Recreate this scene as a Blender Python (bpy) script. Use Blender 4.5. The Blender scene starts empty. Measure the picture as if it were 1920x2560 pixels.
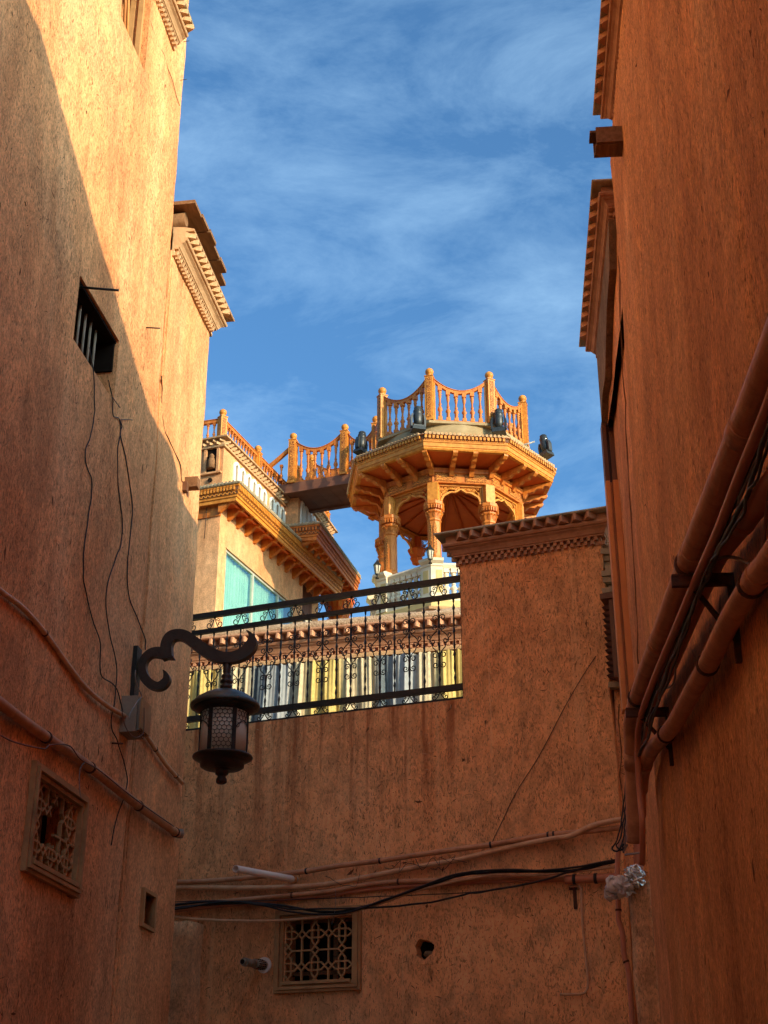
import bpy, math, random
from mathutils import Vector, Matrix, noise
R = math.radians
rnd = random.Random(7)
SC = bpy.context.scene
COL = SC.collection

# ------------------------------------------------------------ camera
EYE = Vector((0.0, 0.0, 1.6))
TH, FPX = R(25.2), 3528.0                       # pitch; focal length in pixels of a 1920 px wide picture
cam = bpy.data.cameras.new('camera')
cam.sensor_fit = 'HORIZONTAL'; cam.sensor_width = 36.0; cam.lens = 36.0 * FPX / 1920.0
cam.clip_start = 0.05; cam.clip_end = 3000
camo = bpy.data.objects.new('camera', cam); COL.objects.link(camo)
camo.location = EYE; camo.rotation_euler = (R(90) + TH, 0, 0)
SC.camera = camo

# ------------------------------------------------------------ light
SUN_AZ, SUN_EL = R(130), R(16.0)                # azimuth clockwise from +Y (the way the camera looks)
sd = Vector((math.sin(SUN_AZ) * math.cos(SUN_EL), math.cos(SUN_AZ) * math.cos(SUN_EL), math.sin(SUN_EL)))
sl = bpy.data.lights.new('sun', 'SUN'); sl.energy = 2.55; sl.angle = R(0.5); sl.color = (1.0, 0.74, 0.45)
so = bpy.data.objects.new('sun', sl); COL.objects.link(so)
so.rotation_euler = (-sd).to_track_quat('-Z', 'Y').to_euler(); so.location = (6, -8, 20)

W = bpy.data.worlds.new('World'); SC.world = W; W.use_nodes = True
wn, wl = W.node_tree.nodes, W.node_tree.links
wn.clear()
sky = wn.new('ShaderNodeTexSky'); sky.sky_type = 'NISHITA'; sky.sun_disc = False
sky.sun_elevation = SUN_EL; sky.sun_rotation = SUN_AZ; sky.air_density = 0.8; sky.dust_density = 5.0; sky.ozone_density = 5.0
tc = wn.new('ShaderNodeTexCoord')
mp = wn.new('ShaderNodeMapping'); mp.inputs['Rotation'].default_value = (R(20), R(-38), R(10)); mp.inputs['Scale'].default_value = (1.7, 1.6, 4.2)
wl.new(tc.outputs['Generated'], mp.inputs['Vector'])
nz = wn.new('ShaderNodeTexNoise'); nz.inputs['Scale'].default_value = 3.4; nz.inputs['Detail'].default_value = 12; nz.inputs['Roughness'].default_value = 0.66; nz.inputs['Distortion'].default_value = 0.35
wl.new(mp.outputs[0], nz.inputs['Vector'])
rp = wn.new('ShaderNodeValToRGB'); rp.color_ramp.elements[0].position = 0.42; rp.color_ramp.elements[1].position = 0.80
rp.color_ramp.elements[0].color = (0, 0, 0, 1); rp.color_ramp.elements[1].color = (0.38, 0.38, 0.38, 1)
wl.new(nz.outputs['Fac'], rp.inputs['Fac'])
gm = wn.new('ShaderNodeMix'); gm.data_type = 'RGBA'; gm.blend_type = 'MULTIPLY'; gm.inputs['Factor'].default_value = 1.0
gm.inputs['B'].default_value = (0.72, 0.98, 0.95, 1)
wl.new(sky.outputs[0], gm.inputs['A'])
mx = wn.new('ShaderNodeMix'); mx.data_type = 'RGBA'
wl.new(rp.outputs['Color'], mx.inputs['Factor']); wl.new(gm.outputs['Result'], mx.inputs['A']); mx.inputs['B'].default_value = (2.0, 3.1, 4.1, 1)
bg = wn.new('ShaderNodeBackground'); bg.inputs['Strength'].default_value = 0.15
wl.new(mx.outputs['Result'], bg.inputs['Color'])
wo = wn.new('ShaderNodeOutputWorld'); wl.new(bg.outputs[0], wo.inputs['Surface'])

SC.view_settings.view_transform = 'Standard'; SC.view_settings.look = 'None'
SC.view_settings.exposure = 1.22; SC.view_settings.gamma = 1.0; SC.view_settings.use_curve_mapping = False
SC.render.engine = 'CYCLES'
SC.cycles.max_bounces = 8; SC.cycles.diffuse_bounces = 5; SC.cycles.use_denoising = True

# ------------------------------------------------------------ geometry of the place
def ray(px, py):
    u, v = px - 960.0, 1280.0 - py
    return Vector((u, FPX * math.cos(TH) - v * math.sin(TH), FPX * math.sin(TH) + v * math.cos(TH)))

class Frame:                                    # a vertical plane: X along it to the right, Y into it, Z up
    def __init__(s, ox, oy, dx, dy):
        l = math.hypot(dx, dy); s.o = Vector((ox, oy)); s.d = Vector((dx / l, dy / l)); s.n = Vector((-s.d.y, s.d.x))
        s.rot = math.atan2(s.d.y, s.d.x)
    def w(s, a, dep, z):
        p = s.o + s.d * a + s.n * dep
        return Vector((p.x, p.y, z))
    def M(s, a, dep, z, rz=0.0):
        return Matrix.Translation(s.w(a, dep, z)) @ Matrix.Rotation(s.rot + rz, 4, 'Z')
    def px(s, px, py, dep=0.0):                 # point of the photograph on the plane -> (along, height)
        r = ray(px, py); o = s.o + s.n * dep
        t = o.dot(s.n) / Vector((r.x, r.y)).dot(s.n)
        return ((Vector((r.x * t, r.y * t)) - s.o).dot(s.d), r.z * t + 1.6)
    def wp(s, px, py, dep=0.0):
        a, z = s.px(px, py, dep)
        return s.w(a, dep, z)

LW = Frame(-3.12, 0, .146, 1)                   # left wall of the alley
RW = Frame(.88, 0, -.084, -1)                   # right wall
CW = Frame(0, 11.4, .931, -.365)                # wall across the alley
MT = Frame(0, 14.8, .970, -.242)                # terrace wall behind the railing
HF = Frame(-3.42, 26.7, .37, 1)                 # facade of the house
HG = Frame(-1.49 - .58, 29.2 + .1, .264, 1)     # second block of the house
WM = {}

def link(o, parent=None, M=None):
    COL.objects.link(o)
    M = M or Matrix.Identity(4)
    WM[o.name] = M
    if parent is not None:
        o.parent = parent
        o.matrix_basis = WM[parent.name].inverted() @ M
    else:
        o.matrix_basis = M
    return o

def tag(o, label=None, cat=None, group=None, kind=None):
    if label: o['label'] = label
    if cat: o['category'] = cat
    if group: o['group'] = group
    if kind: o['kind'] = kind
    return o

def thing(name, label, cat, M, group=None):
    o = bpy.data.objects.new(name, None); o.empty_display_size = 0.2
    link(o, None, M)
    return tag(o, label, cat, group)

def inst(name, mesh, parent, M):
    return link(bpy.data.objects.new(name, mesh), parent, M)

class MB:
    def __init__(s, T=None): s.v = []; s.f = []; s.sm = []; s.T = T
    def add(s, vs, fs, smooth=False, T=None):
        b = len(s.v)
        if s.T is not None: T = s.T @ T if T is not None else s.T
        s.v += [T @ Vector(p) for p in vs] if T is not None else [Vector(p) for p in vs]
        s.f += [[i + b for i in f] for f in fs]; s.sm += [smooth] * len(fs)
    def box(s, x0, x1, y0, y1, z0, z1, T=None, tp=0.0):
        x0, x1 = sorted((x0, x1)); y0, y1 = sorted((y0, y1)); z0, z1 = sorted((z0, z1))
        s.add([(x0, y0, z0), (x1, y0, z0), (x1, y1, z0), (x0, y1, z0), (x0 + tp, y0 + tp, z1), (x1 - tp, y0 + tp, z1), (x1 - tp, y1 - tp, z1), (x0 + tp, y1 - tp, z1)],
              [(3, 2, 1, 0), (4, 5, 6, 7), (0, 1, 5, 4), (1, 2, 6, 5), (2, 3, 7, 6), (3, 0, 4, 7)], False, T)
    def prism(s, pts, y0, y1, T=None):          # polygon in XZ (counter-clockwise seen from -Y), thick along Y
        n = len(pts)
        s.add([(x, y0, z) for x, z in pts] + [(x, y1, z) for x, z in pts],
              [list(range(n)), list(range(2 * n - 1, n - 1, -1))] + [[i, i + n, (i + 1) % n + n, (i + 1) % n] for i in range(n)], False, T)
    def strip(s, a, b, y0, y1, T=None):         # band between two polylines in XZ, thick along Y
        n = len(a)
        v = [(x, y0, z) for x, z in a] + [(x, y0, z) for x, z in b] + [(x, y1, z) for x, z in a] + [(x, y1, z) for x, z in b]
        f = []
        for i in range(n - 1):
            f += [(i, i + 1, n + i + 1, n + i), (2 * n + i + 1, 2 * n + i, 3 * n + i, 3 * n + i + 1), (i + 1, i, 2 * n + i, 2 * n + i + 1), (n + i, n + i + 1, 3 * n + i + 1, 3 * n + i)]
        f += [(0, n, 3 * n, 2 * n), (n - 1, 3 * n - 1, 4 * n - 1, 2 * n - 1)]
        s.add(v, f, False, T)
    def lathe(s, prof, n=12, T=None, smooth=True, a0=0.0):   # prof: (r, z)
        m = len(prof); v = []; f = []
        for r, z in prof:
            for k in range(n):
                a = a0 + 2 * math.pi * k / n
                v.append((r * math.cos(a), r * math.sin(a), z))
        for j in range(m - 1):
            for k in range(n):
                k2 = (k + 1) % n
                f.append((j * n + k, j * n + k2, (j + 1) * n + k2, (j + 1) * n + k))
        s.add(v, f, smooth, T)
        b = len(s.v) - m * n
        if prof[0][0] > 1e-4: s.f.append([b + k for k in range(n)][::-1]); s.sm.append(False)
        if prof[-1][0] > 1e-4: s.f.append([b + (m - 1) * n + k for k in range(n)]); s.sm.append(False)
    def tube(s, pts, r, n=8, cap=True, T=None, flat=1.0):
        pts = [Vector(p) for p in pts]; m = len(pts)
        if m < 2: return
        rs = r if isinstance(r, (list, tuple)) else [r] * m
        up = Vector((0, 0, 1)); v = []; f = []; prev = None
        for i, p in enumerate(pts):
            t = (pts[min(i + 1, m - 1)] - pts[max(i - 1, 0)])
            t = t.normalized() if t.length > 1e-9 else Vector((0, 0, 1))
            if prev is None:
                a = t.cross(up) if abs(t.z) < .95 else t.cross(Vector((1, 0, 0)))
            else:
                a = prev - t * prev.dot(t)
            if a.length < 1e-6: a = t.orthogonal()
            a.normalize(); prev = a; b = t.cross(a)
            for k in range(n):
                w = 2 * math.pi * k / n
                v.append(p + (a * math.cos(w) + b * math.sin(w) * flat) * rs[i])
        for i in range(m - 1):
            for k in range(n):
                k2 = (k + 1) % n
                f.append((i * n + k, i * n + k2, (i + 1) * n + k2, (i + 1) * n + k))
        s.add(v, f, True, T)
        if cap:
            b0 = len(s.v) - m * n
            s.f.append([b0 + k for k in range(n)][::-1]); s.sm.append(False)
            s.f.append([b0 + (m - 1) * n + k for k in range(n)]); s.sm.append(False)
    def sweep(s, path, prof, closed=False, T=None, smooth=False):
        # path: plan points, outside on the right hand of travel; prof: (out, z) from bottom outwards to top
        P = [Vector((p[0], p[1])) for p in path]; n = len(P); m = len(prof); v = []; f = []
        def nrm(a, b):
            d = (b - a).normalized(); return Vector((d.y, -d.x))
        for i in range(n):
            if closed: n0 = nrm(P[i - 1], P[i]); n1 = nrm(P[i], P[(i + 1) % n])
            else:
                n0 = nrm(P[i - 1], P[i]) if i else nrm(P[0], P[1])
                n1 = nrm(P[i], P[i + 1]) if i < n - 1 else n0
            mt = (n0 + n1); mt = mt / max(.2, mt.dot(n0))
            for o, z in prof:
                q = P[i] + mt * o; v.append((q.x, q.y, z))
        for i in range(n if closed else n - 1):
            i2 = (i + 1) % n
            for j in range(m - 1):
                f.append((i * m + j, i2 * m + j, i2 * m + j + 1, i * m + j + 1))
        if not closed:
            f.append(list(range(m))[::-1]); f.append([(n - 1) * m + j for j in range(m)])
        s.add(v, f, smooth, T)
    def mesh(s, name, mat, Minv=None):
        me = bpy.data.meshes.new(name)
        vs = [Minv @ p for p in s.v] if Minv is not None else s.v
        me.from_pydata([tuple(p) for p in vs], [], s.f)
        me.polygons.foreach_set('use_smooth', s.sm)
        if mat: me.materials.append(mat)
        me.update()
        return me
    def build(s, name, mat, parent=None, M=None):
        if M is None: M = WM[parent.name] if parent is not None else Matrix.Translation(s.v[0])
        return link(bpy.data.objects.new(name, s.mesh(name, mat, M.inverted())), parent, M)

FM = lambda F: Matrix.Translation((F.o.x, F.o.y, 0)) @ Matrix.Rotation(F.rot, 4, 'Z')

def spline(pts, k=6):
    P = [Vector(p) for p in pts]; out = []
    for i in range(len(P) - 1):
        p0, p1, p2, p3 = P[max(i - 1, 0)], P[i], P[i + 1], P[min(i + 2, len(P) - 1)]
        for j in range(k):
            t = j / k
            out.append(0.5 * ((2 * p1) + (p2 - p0) * t + (2 * p0 - 5 * p1 + 4 * p2 - p3) * t * t + (3 * p1 - p0 - 3 * p2 + p3) * t ** 3))
    out.append(P[-1])
    return out

# ------------------------------------------------------------ materials
def newmat(name):
    m = bpy.data.materials.new(name); m.use_nodes = True
    nt = m.node_tree; b = nt.nodes['Principled BSDF']
    return m, nt.nodes, nt.links, b

def N_noise(ns, ls, vec, scale, det=5, rough=.55, dist=0.0):
    n = ns.new('ShaderNodeTexNoise'); n.inputs['Scale'].default_value = scale; n.inputs['Detail'].default_value = det
    n.inputs['Roughness'].default_value = rough; n.inputs['Distortion'].default_value = dist
    ls.new(vec, n.inputs['Vector']); return n.outputs['Fac']
def N_map(ns, ls, vec, sc, rot=(0, 0, 0), loc=(0, 0, 0)):
    n = ns.new('ShaderNodeMapping'); n.inputs['Scale'].default_value = sc; n.inputs['Rotation'].default_value = rot; n.inputs['Location'].default_value = loc
    ls.new(vec, n.inputs['Vector']); return n.outputs[0]
def N_ramp(ns, ls, fac, stops):
    n = ns.new('ShaderNodeValToRGB'); e = n.color_ramp.elements
    e[0].position, e[0].color = stops[0][0], (*stops[0][1], 1) if len(stops[0][1]) == 3 else stops[0][1]
    e[1].position, e[1].color = stops[-1][0], (*stops[-1][1], 1)
    for p, c in stops[1:-1]:
        x = e.new(p); x.color = (*c, 1)
    ls.new(fac, n.inputs['Fac']); return n.outputs['Color']
def N_mix(ns, ls, a, b, fac, mode='MIX'):
    n = ns.new('ShaderNodeMix'); n.data_type = 'RGBA'; n.blend_type = mode
    for k, x in (('A', a), ('B', b), ('Factor', fac)):
        if isinstance(x, (int, float)): n.inputs[k].default_value = x
        elif isinstance(x, tuple): n.inputs[k].default_value = (*x, 1)
        else: ls.new(x, n.inputs[k])
    return n.outputs['Result']
def N_math(ns, ls, op, a, b=None):
    n = ns.new('ShaderNodeMath'); n.operation = op
    for i, x in enumerate((a, b)):
        if x is None: continue
        if isinstance(x, (int, float)): n.inputs[i].default_value = x
        else: ls.new(x, n.inputs[i])
    return n.outputs[0]
def bw(v): return (v, v, v)

def plaster(name, dark, mid, light, vert=1.0, fib=0.5, bump=0.5, seed=0, drips=None, patch=None, streak=.75, speck=.6, vary=.6):
    m, ns, ls, b = newmat(name)
    co = ns.new('ShaderNodeTexCoord').outputs['Object']
    co = N_map(ns, ls, co, (1, 1, 1), (0, 0, 0), (seed * 3.7, seed * 1.3, seed * 2.1))
    big = N_noise(ns, ls, N_map(ns, ls, co, (1, 1, .45)), 0.9, 6, .6, .4)
    col = N_ramp(ns, ls, big, [(.30, dark), (.50, mid), (.70, light)])
    st = N_noise(ns, ls, N_map(ns, ls, co, (5, 5, 5 - 3.7 * vert)), 1.6, 7, .68, .5)
    col = N_mix(ns, ls, col, N_ramp(ns, ls, st, [(.30, bw(.68)), (.5, bw(1.06)), (.72, bw(1.35))]), streak, 'MULTIPLY')
    md = N_noise(ns, ls, N_map(ns, ls, co, (1, 1, .6)), 9, 6, .7, .2)
    col = N_mix(ns, ls, col, N_ramp(ns, ls, md, [(.32, bw(.72)), (.55, bw(1.0)), (.7, bw(1.15))]), .6, 'MULTIPLY')
    sp_ = N_noise(ns, ls, N_map(ns, ls, co, (1, 1, .7)), 44, 4, .75)
    col = N_mix(ns, ls, col, N_ramp(ns, ls, sp_, [(.36, bw(.68)), (.5, bw(1.05)), (.64, bw(1.42))]), speck, 'MULTIPLY')
    # straw in the mud: short dark and pale dashes in a few directions
    fibs = []
    for k, (a, t) in enumerate(((4, .672), (22, .675), (-27, .675), (62, .69), (-66, .69))):
        if vert > .8 and abs(a) > 40: t += .03
        v = N_map(ns, ls, co, (115, 115, 30), (0, R(a), 0), (k * 5.3, k, k * 2.2))
        fibs.append(N_ramp(ns, ls, N_noise(ns, ls, v, 1.0, 1, .4), [(t, bw(0)), (t + .03, bw(1))]))
    f = fibs[0]
    for x in fibs[1:]: f = N_mix(ns, ls, f, x, 1.0, 'LIGHTEN')
    pits = N_ramp(ns, ls, N_noise(ns, ls, N_map(ns, ls, co, (1, 1, .4)), 26, 3, .6), [(.66, bw(0)), (.72, bw(1))])
    fmask = N_mix(ns, ls, f, pits, 1.0, 'LIGHTEN')
    col = N_mix(ns, ls, col, N_mix(ns, ls, col, bw(.30), 1.0, 'MULTIPLY'), N_math(ns, ls, 'MULTIPLY', fmask, fib))
    v = N_map(ns, ls, co, (170, 170, 20), (0, R(8), 0), (9, 4, 1))
    lf = N_ramp(ns, ls, N_noise(ns, ls, v, 1.0, 1, .4), [(.68, bw(0)), (.71, bw(1))])
    col = N_mix(ns, ls, col, light, N_math(ns, ls, 'MULTIPLY', lf, .45))
    if vary:
        pv_ = N_noise(ns, ls, N_map(ns, ls, co, (1, 1, .8), (0, 0, 0), (7, 3, 2)), .8, 3, .5, .8)
        col = N_mix(ns, ls, col, N_mix(ns, ls, col, (1.22, 1.16, 1.10), 1.0, 'MULTIPLY'), N_ramp(ns, ls, pv_, [(.54, bw(0)), (.57, bw(vary))]))
        dk = N_noise(ns, ls, N_map(ns, ls, co, (1.4, 1.4, .22), (0, 0, 0), (2, 9, 5)), 1.1, 5, .6, .3)
        col = N_mix(ns, ls, col, N_mix(ns, ls, col, (.66, .60, .58), 1.0, 'MULTIPLY'), N_ramp(ns, ls, dk, [(.54, bw(0)), (.68, bw(vary))]))
    if patch:
        pm = N_ramp(ns, ls, N_noise(ns, ls, N_map(ns, ls, co, (1, 1, .5)), .55, 4, .6, .3), [(.60, bw(0)), (.72, bw(.55))])
        col = N_mix(ns, ls, col, patch, pm)
    if drips:                                    # run-off marks below a ledge: (height of the ledge, length, colour)
        g = ns.new('ShaderNodeSeparateXYZ'); ls.new(ns.new('ShaderNodeTexCoord').outputs['Object'], g.inputs[0])
        fade = ns.new('ShaderNodeMapRange'); ls.new(g.outputs[2], fade.inputs[0])
        lim = N_math(ns, ls, 'LESS_THAN', g.outputs[0], .66)
        fade.inputs[1].default_value = drips[0] - drips[1]; fade.inputs[2].default_value = drips[0]
        d1 = N_noise(ns, ls, N_map(ns, ls, co, (7, 0.2, .35)), 1.3, 4, .62, .15)
        dm = N_ramp(ns, ls, d1, [(.50, bw(0)), (.62, bw(1))])
        col = N_mix(ns, ls, col, drips[2], N_math(ns, ls, 'MULTIPLY', N_math(ns, ls, 'MULTIPLY', dm, fade.outputs[0]), N_math(ns, ls, 'MULTIPLY', lim, .85)))
        d2 = N_noise(ns, ls, N_map(ns, ls, co, (11, 0.2, .22), (0, 0, 0), (4, 4, 4)), 1.0, 3, .6, .1)
        col = N_mix(ns, ls, col, light, N_math(ns, ls, 'MULTIPLY', N_ramp(ns, ls, d2, [(.60, bw(0)), (.66, bw(1))]), .4))
    ls.new(col, b.inputs['Base Color'])
    b.inputs['Roughness'].default_value = .95; b.inputs['Specular IOR Level'].default_value = .12
    h = N_math(ns, ls, 'ADD', N_math(ns, ls, 'MULTIPLY', st, .5), N_math(ns, ls, 'MULTIPLY', md, .6))
    h = N_math(ns, ls, 'ADD', h, N_math(ns, ls, 'MULTIPLY', sp_, .30))
    h = N_math(ns, ls, 'SUBTRACT', h, N_math(ns, ls, 'MULTIPLY', fmask, .35))
    h = N_math(ns, ls, 'ADD', h, N_math(ns, ls, 'MULTIPLY', lf, .2))
    bp = ns.new('ShaderNodeBump'); bp.inputs['Strength'].default_value = bump; bp.inputs['Distance'].default_value = .035
    ls.new(h, bp.inputs['Height']); ls.new(bp.outputs[0], b.inputs['Normal'])
    return m

def simple(name, c1, c2, scale=8, rough=.6, metal=0.0, bump=.3, bscale=30, stretch=(1, 1, 1), spec=.3, dist=.01, dirt=None):
    m, ns, ls, b = newmat(name)
    co = ns.new('ShaderNodeTexCoord').outputs['Object']
    v = N_map(ns, ls, co, stretch)
    n1 = N_noise(ns, ls, v, scale, 6, .65, .3)
    col = N_ramp(ns, ls, n1, [(.32, c1), (.68, c2)])
    if dirt:
        n3 = N_noise(ns, ls, co, scale * .45, 5, .7)
        col = N_mix(ns, ls, col, dirt, N_ramp(ns, ls, n3, [(.52, bw(0)), (.7, bw(.75))]))
    ls.new(col, b.inputs['Base Color'])
    b.inputs['Roughness'].default_value = rough; b.inputs['Metallic'].default_value = metal; b.inputs['Specular IOR Level'].default_value = spec
    bp = ns.new('ShaderNodeBump'); bp.inputs['Strength'].default_value = bump; bp.inputs['Distance'].default_value = dist
    ls.new(N_noise(ns, ls, v, bscale, 5, .65), bp.inputs['Height']); ls.new(bp.outputs[0], b.inputs['Normal'])
    return m

def carved(name, base, deep, scale=14, strength=1.0):   # relief carving finer than the picture can tell apart
    m, ns, ls, b = newmat(name)
    co = ns.new('ShaderNodeTexCoord').outputs['Object']
    w = ns.new('ShaderNodeTexWave'); w.wave_type = 'RINGS'; w.inputs['Scale'].default_value = scale * .35; w.inputs['Distortion'].default_value = 9; w.inputs['Detail'].default_value = 1.5; w.inputs['Detail Scale'].default_value = 2.2
    ls.new(co, w.inputs['Vector'])
    f = N_ramp(ns, ls, w.outputs['Fac'], [(.35, bw(0)), (.55, bw(1))])
    n = N_noise(ns, ls, co, 3, 5, .6)
    col = N_mix(ns, ls, deep, N_mix(ns, ls, base, N_ramp(ns, ls, n, [(.3, bw(.75)), (.7, bw(1.15))]), 1.0, 'MULTIPLY'), f)
    ls.new(col, b.inputs['Base Color']); b.inputs['Roughness'].default_value = .55; b.inputs['Specular IOR Level'].default_value = .3
    bp = ns.new('ShaderNodeBump'); bp.inputs['Strength'].default_value = strength; bp.inputs['Distance'].default_value = .02
    ls.new(f, bp.inputs['Height']); ls.new(bp.outputs[0], b.inputs['Normal'])
    return m

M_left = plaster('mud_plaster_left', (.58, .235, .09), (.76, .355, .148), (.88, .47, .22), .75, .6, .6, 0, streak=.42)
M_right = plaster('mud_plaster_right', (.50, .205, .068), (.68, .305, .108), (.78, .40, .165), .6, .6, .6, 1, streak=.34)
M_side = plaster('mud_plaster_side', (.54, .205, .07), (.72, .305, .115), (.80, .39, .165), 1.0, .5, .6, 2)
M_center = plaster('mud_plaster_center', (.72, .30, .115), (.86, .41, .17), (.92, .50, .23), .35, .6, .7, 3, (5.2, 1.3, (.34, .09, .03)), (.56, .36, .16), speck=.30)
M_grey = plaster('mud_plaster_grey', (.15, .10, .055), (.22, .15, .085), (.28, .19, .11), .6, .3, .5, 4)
M_house = plaster('house_render', (.54, .26, .115), (.61, .32, .15), (.68, .38, .19), .5, .15, .25, 5)
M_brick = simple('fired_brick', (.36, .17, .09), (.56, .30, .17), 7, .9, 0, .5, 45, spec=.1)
M_brick_lit = simple('sunlit_tan_brick', (.44, .26, .13), (.60, .38, .20), 7, .9, 0, .5, 45, spec=.1)  # paler copy of the fired brick for sunlit courses; sunlight put into the colour
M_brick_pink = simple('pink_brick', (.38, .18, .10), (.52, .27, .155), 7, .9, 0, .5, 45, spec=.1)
M_nichew = simple('white_niche_frame', (.84, .82, .70), (.90, .88, .78), 6, .7, 0, .1, 30, spec=.2)
M_stone = simple('weathered_coping', (.30, .24, .15), (.46, .37, .24), 10, .95, 0, .6, 40, spec=.1, dirt=(.18, .17, .11))
M_coping = simple('straw_mud_coping', (.48, .31, .19), (.66, .47, .31), 22, .95, 0, 1.0, 60, spec=.1, dist=.03, dirt=(.42, .27, .17))
M_wood = simple('orange_timber', (.40, .10, .011), (.68, .225, .033), 11, .5, 0, .25, 20, (1, 1, .3), spec=.35)
M_wood_r = simple('orange_timber_shaded', (.48, .085, .010), (.60, .125, .016), 3, .55, 0, .3, 20, spec=.3)  # redder, darker copy of the orange timber; underside shade put into the colour
M_carve = carved('carved_timber', (.84, .30, .045), (.30, .07, .01), 14)
M_carve_f = carved('carved_timber_fine', (.78, .30, .05), (.20, .045, .008), 30)
M_gold = simple('golden_timber', (.46, .15, .014), (.72, .30, .045), 11, .5, 0, .25, 20, spec=.35)
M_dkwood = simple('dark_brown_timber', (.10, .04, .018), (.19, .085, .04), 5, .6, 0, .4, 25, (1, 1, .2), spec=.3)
M_bridge = simple('bridge_timber', (.13, .055, .03), (.22, .10, .06), 3, .6, 0, .3, 20, (.3, 1, 1), spec=.3)
M_oldwood = simple('old_wood', (.17, .085, .04), (.30, .16, .075), 6, .8, 0, .8, 30, (1, 6, 6), spec=.15)
M_frame = simple('window_timber', (.40, .20, .075), (.54, .30, .12), 6, .65, 0, .3, 25, spec=.25, dirt=(.22, .11, .05))
M_trim = simple('amber_trim', (.60, .22, .06), (.74, .32, .09), 4, .6, 0, .4, 20, (1, 1, .2), spec=.3, dirt=(.40, .14, .04))
M_white = simple('cream_stone', (.64, .53, .36), (.74, .63, .46), 6, .7, 0, .15, 30, spec=.2)
M_yellow = simple('pale_yellow_stone', (.54, .39, .15), (.62, .46, .20), 6, .7, 0, .15, 30, spec=.2)
M_niche = simple('hollow_shade_grey', (.22, .17, .12), (.28, .22, .16), 6, .9, 0, .2, 30, spec=.1)  # darker than the frames: the shade of the hollow is put into the colour
M_iron = simple('black_iron', (.012, .012, .011), (.03, .026, .02), 14, .5, .3, .4, 60, spec=.4, dirt=(.05, .028, .016))
M_rust = simple('rusty_iron', (.07, .03, .018), (.14, .055, .03), 14, .75, .2, .6, 50, spec=.2)
M_lamp = simple('lamp_bronze', (.030, .019, .013), (.060, .036, .023), 9, .42, .45, .3, 50, spec=.5, dirt=(.03, .035, .03))
M_lampg = simple('lamp_dome_green', (.05, .055, .045), (.09, .085, .07), 6, .4, .4, .3, 50, spec=.5, dirt=(.035, .04, .036))
M_pipe = simple('painted_pipe', (.46, .20, .09), (.64, .31, .15), 9, .6, 0, .4, 45, spec=.3, dirt=(.28, .12, .06))
M_pipe2 = simple('painted_conduit', (.58, .31, .15), (.74, .43, .23), 12, .5, 0, .2, 30, spec=.35, dirt=(.42, .19, .10))
M_pipe3 = simple('red_conduit', (.46, .15, .07), (.58, .22, .11), 6, .45, 0, .2, 30, spec=.35)
M_pvc = simple('white_pvc', (.78, .68, .58), (.84, .75, .66), 6, .4, 0, .1, 30, spec=.4)
M_cable = simple('black_cable', (.010, .010, .010), (.03, .022, .018), 9, .5, 0, .2, 30, spec=.3)
M_bcable = simple('brown_cable', (.14, .07, .045), (.22, .12, .08), 9, .6, 0, .2, 30, spec=.3)
M_grcable = simple('grey_cable', (.22, .20, .18), (.34, .31, .28), 9, .6, 0, .2, 30, spec=.3)
M_box = simple('grey_box_paint', (.24, .18, .12), (.34, .27, .19), 7, .6, 0, .3, 40, spec=.3, dirt=(.26, .12, .06))
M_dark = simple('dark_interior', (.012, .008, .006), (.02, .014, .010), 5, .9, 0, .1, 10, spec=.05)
M_green = simple('pale_olive_board', (.30, .26, .16), (.42, .36, .22), 5, .8, 0, .1, 10, spec=.1)  # pale olive tone of the boards behind the window bars
M_black = simple('spotlight_black', (.018, .022, .022), (.04, .045, .045), 6, .42, .1, .2, 40, spec=.5)
M_glassd = simple('spotlight_lens', (.05, .06, .07), (.08, .09, .1), 6, .1, .2, .05, 40, spec=.8)
M_dome = simple('dome_olive', (.30, .215, .11), (.42, .31, .17), 3, .8, 0, .3, 20, spec=.15)
M_bag = simple('crumpled_plastic', (.62, .52, .42), (.80, .72, .64), 9, .3, 0, .5, 25, spec=.6)
M_ground = simple('alley_paving', (.15, .095, .06), (.24, .15, .10), 3, .9, 0, .5, 25, spec=.1)
M_roof = simple('flat_mud_roof', (.36, .24, .15), (.48, .33, .21), 2, .95, 0, .5, 25, spec=.1)

def mat_panel_glass():
    m, ns, ls, b = newmat('frosted_panel')
    b.inputs['Base Color'].default_value = (.56, .50, .36, 1); b.inputs['Roughness'].default_value = .5
    return m
M_frost = mat_panel_glass()
def mat_window_glass():
    m, ns, ls, b = newmat('teal_window_glass')
    out = ns['Material Output']; tr = ns.new('ShaderNodeBsdfTransparent'); tr.inputs[0].default_value = (.87, .98, .93, 1)
    gl = ns.new('ShaderNodeBsdfGlossy'); gl.inputs['Roughness'].default_value = .03; gl.inputs[0].default_value = (.8, .95, .95, 1)
    lw_ = ns.new('ShaderNodeLayerWeight'); lw_.inputs['Blend'].default_value = .35; fr = ns.new('ShaderNodeMath'); fr.operation = 'MULTIPLY_ADD'; fr.inputs[1].default_value = .55; fr.inputs[2].default_value = .05; ls.new(lw_.outputs['Facing'], fr.inputs[0])
    mx = ns.new('ShaderNodeMixShader'); ls.new(fr.outputs[0], mx.inputs[0]); ls.new(tr.outputs[0], mx.inputs[1]); ls.new(gl.outputs[0], mx.inputs[2]); ls.new(mx.outputs[0], out.inputs['Surface'])
    return m
M_glass = mat_window_glass()
M_sheer = simple('pale_curtain', (.50, .66, .54), (.66, .78, .66), 3, .9, 0, .2, 30, spec=.1)
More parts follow.
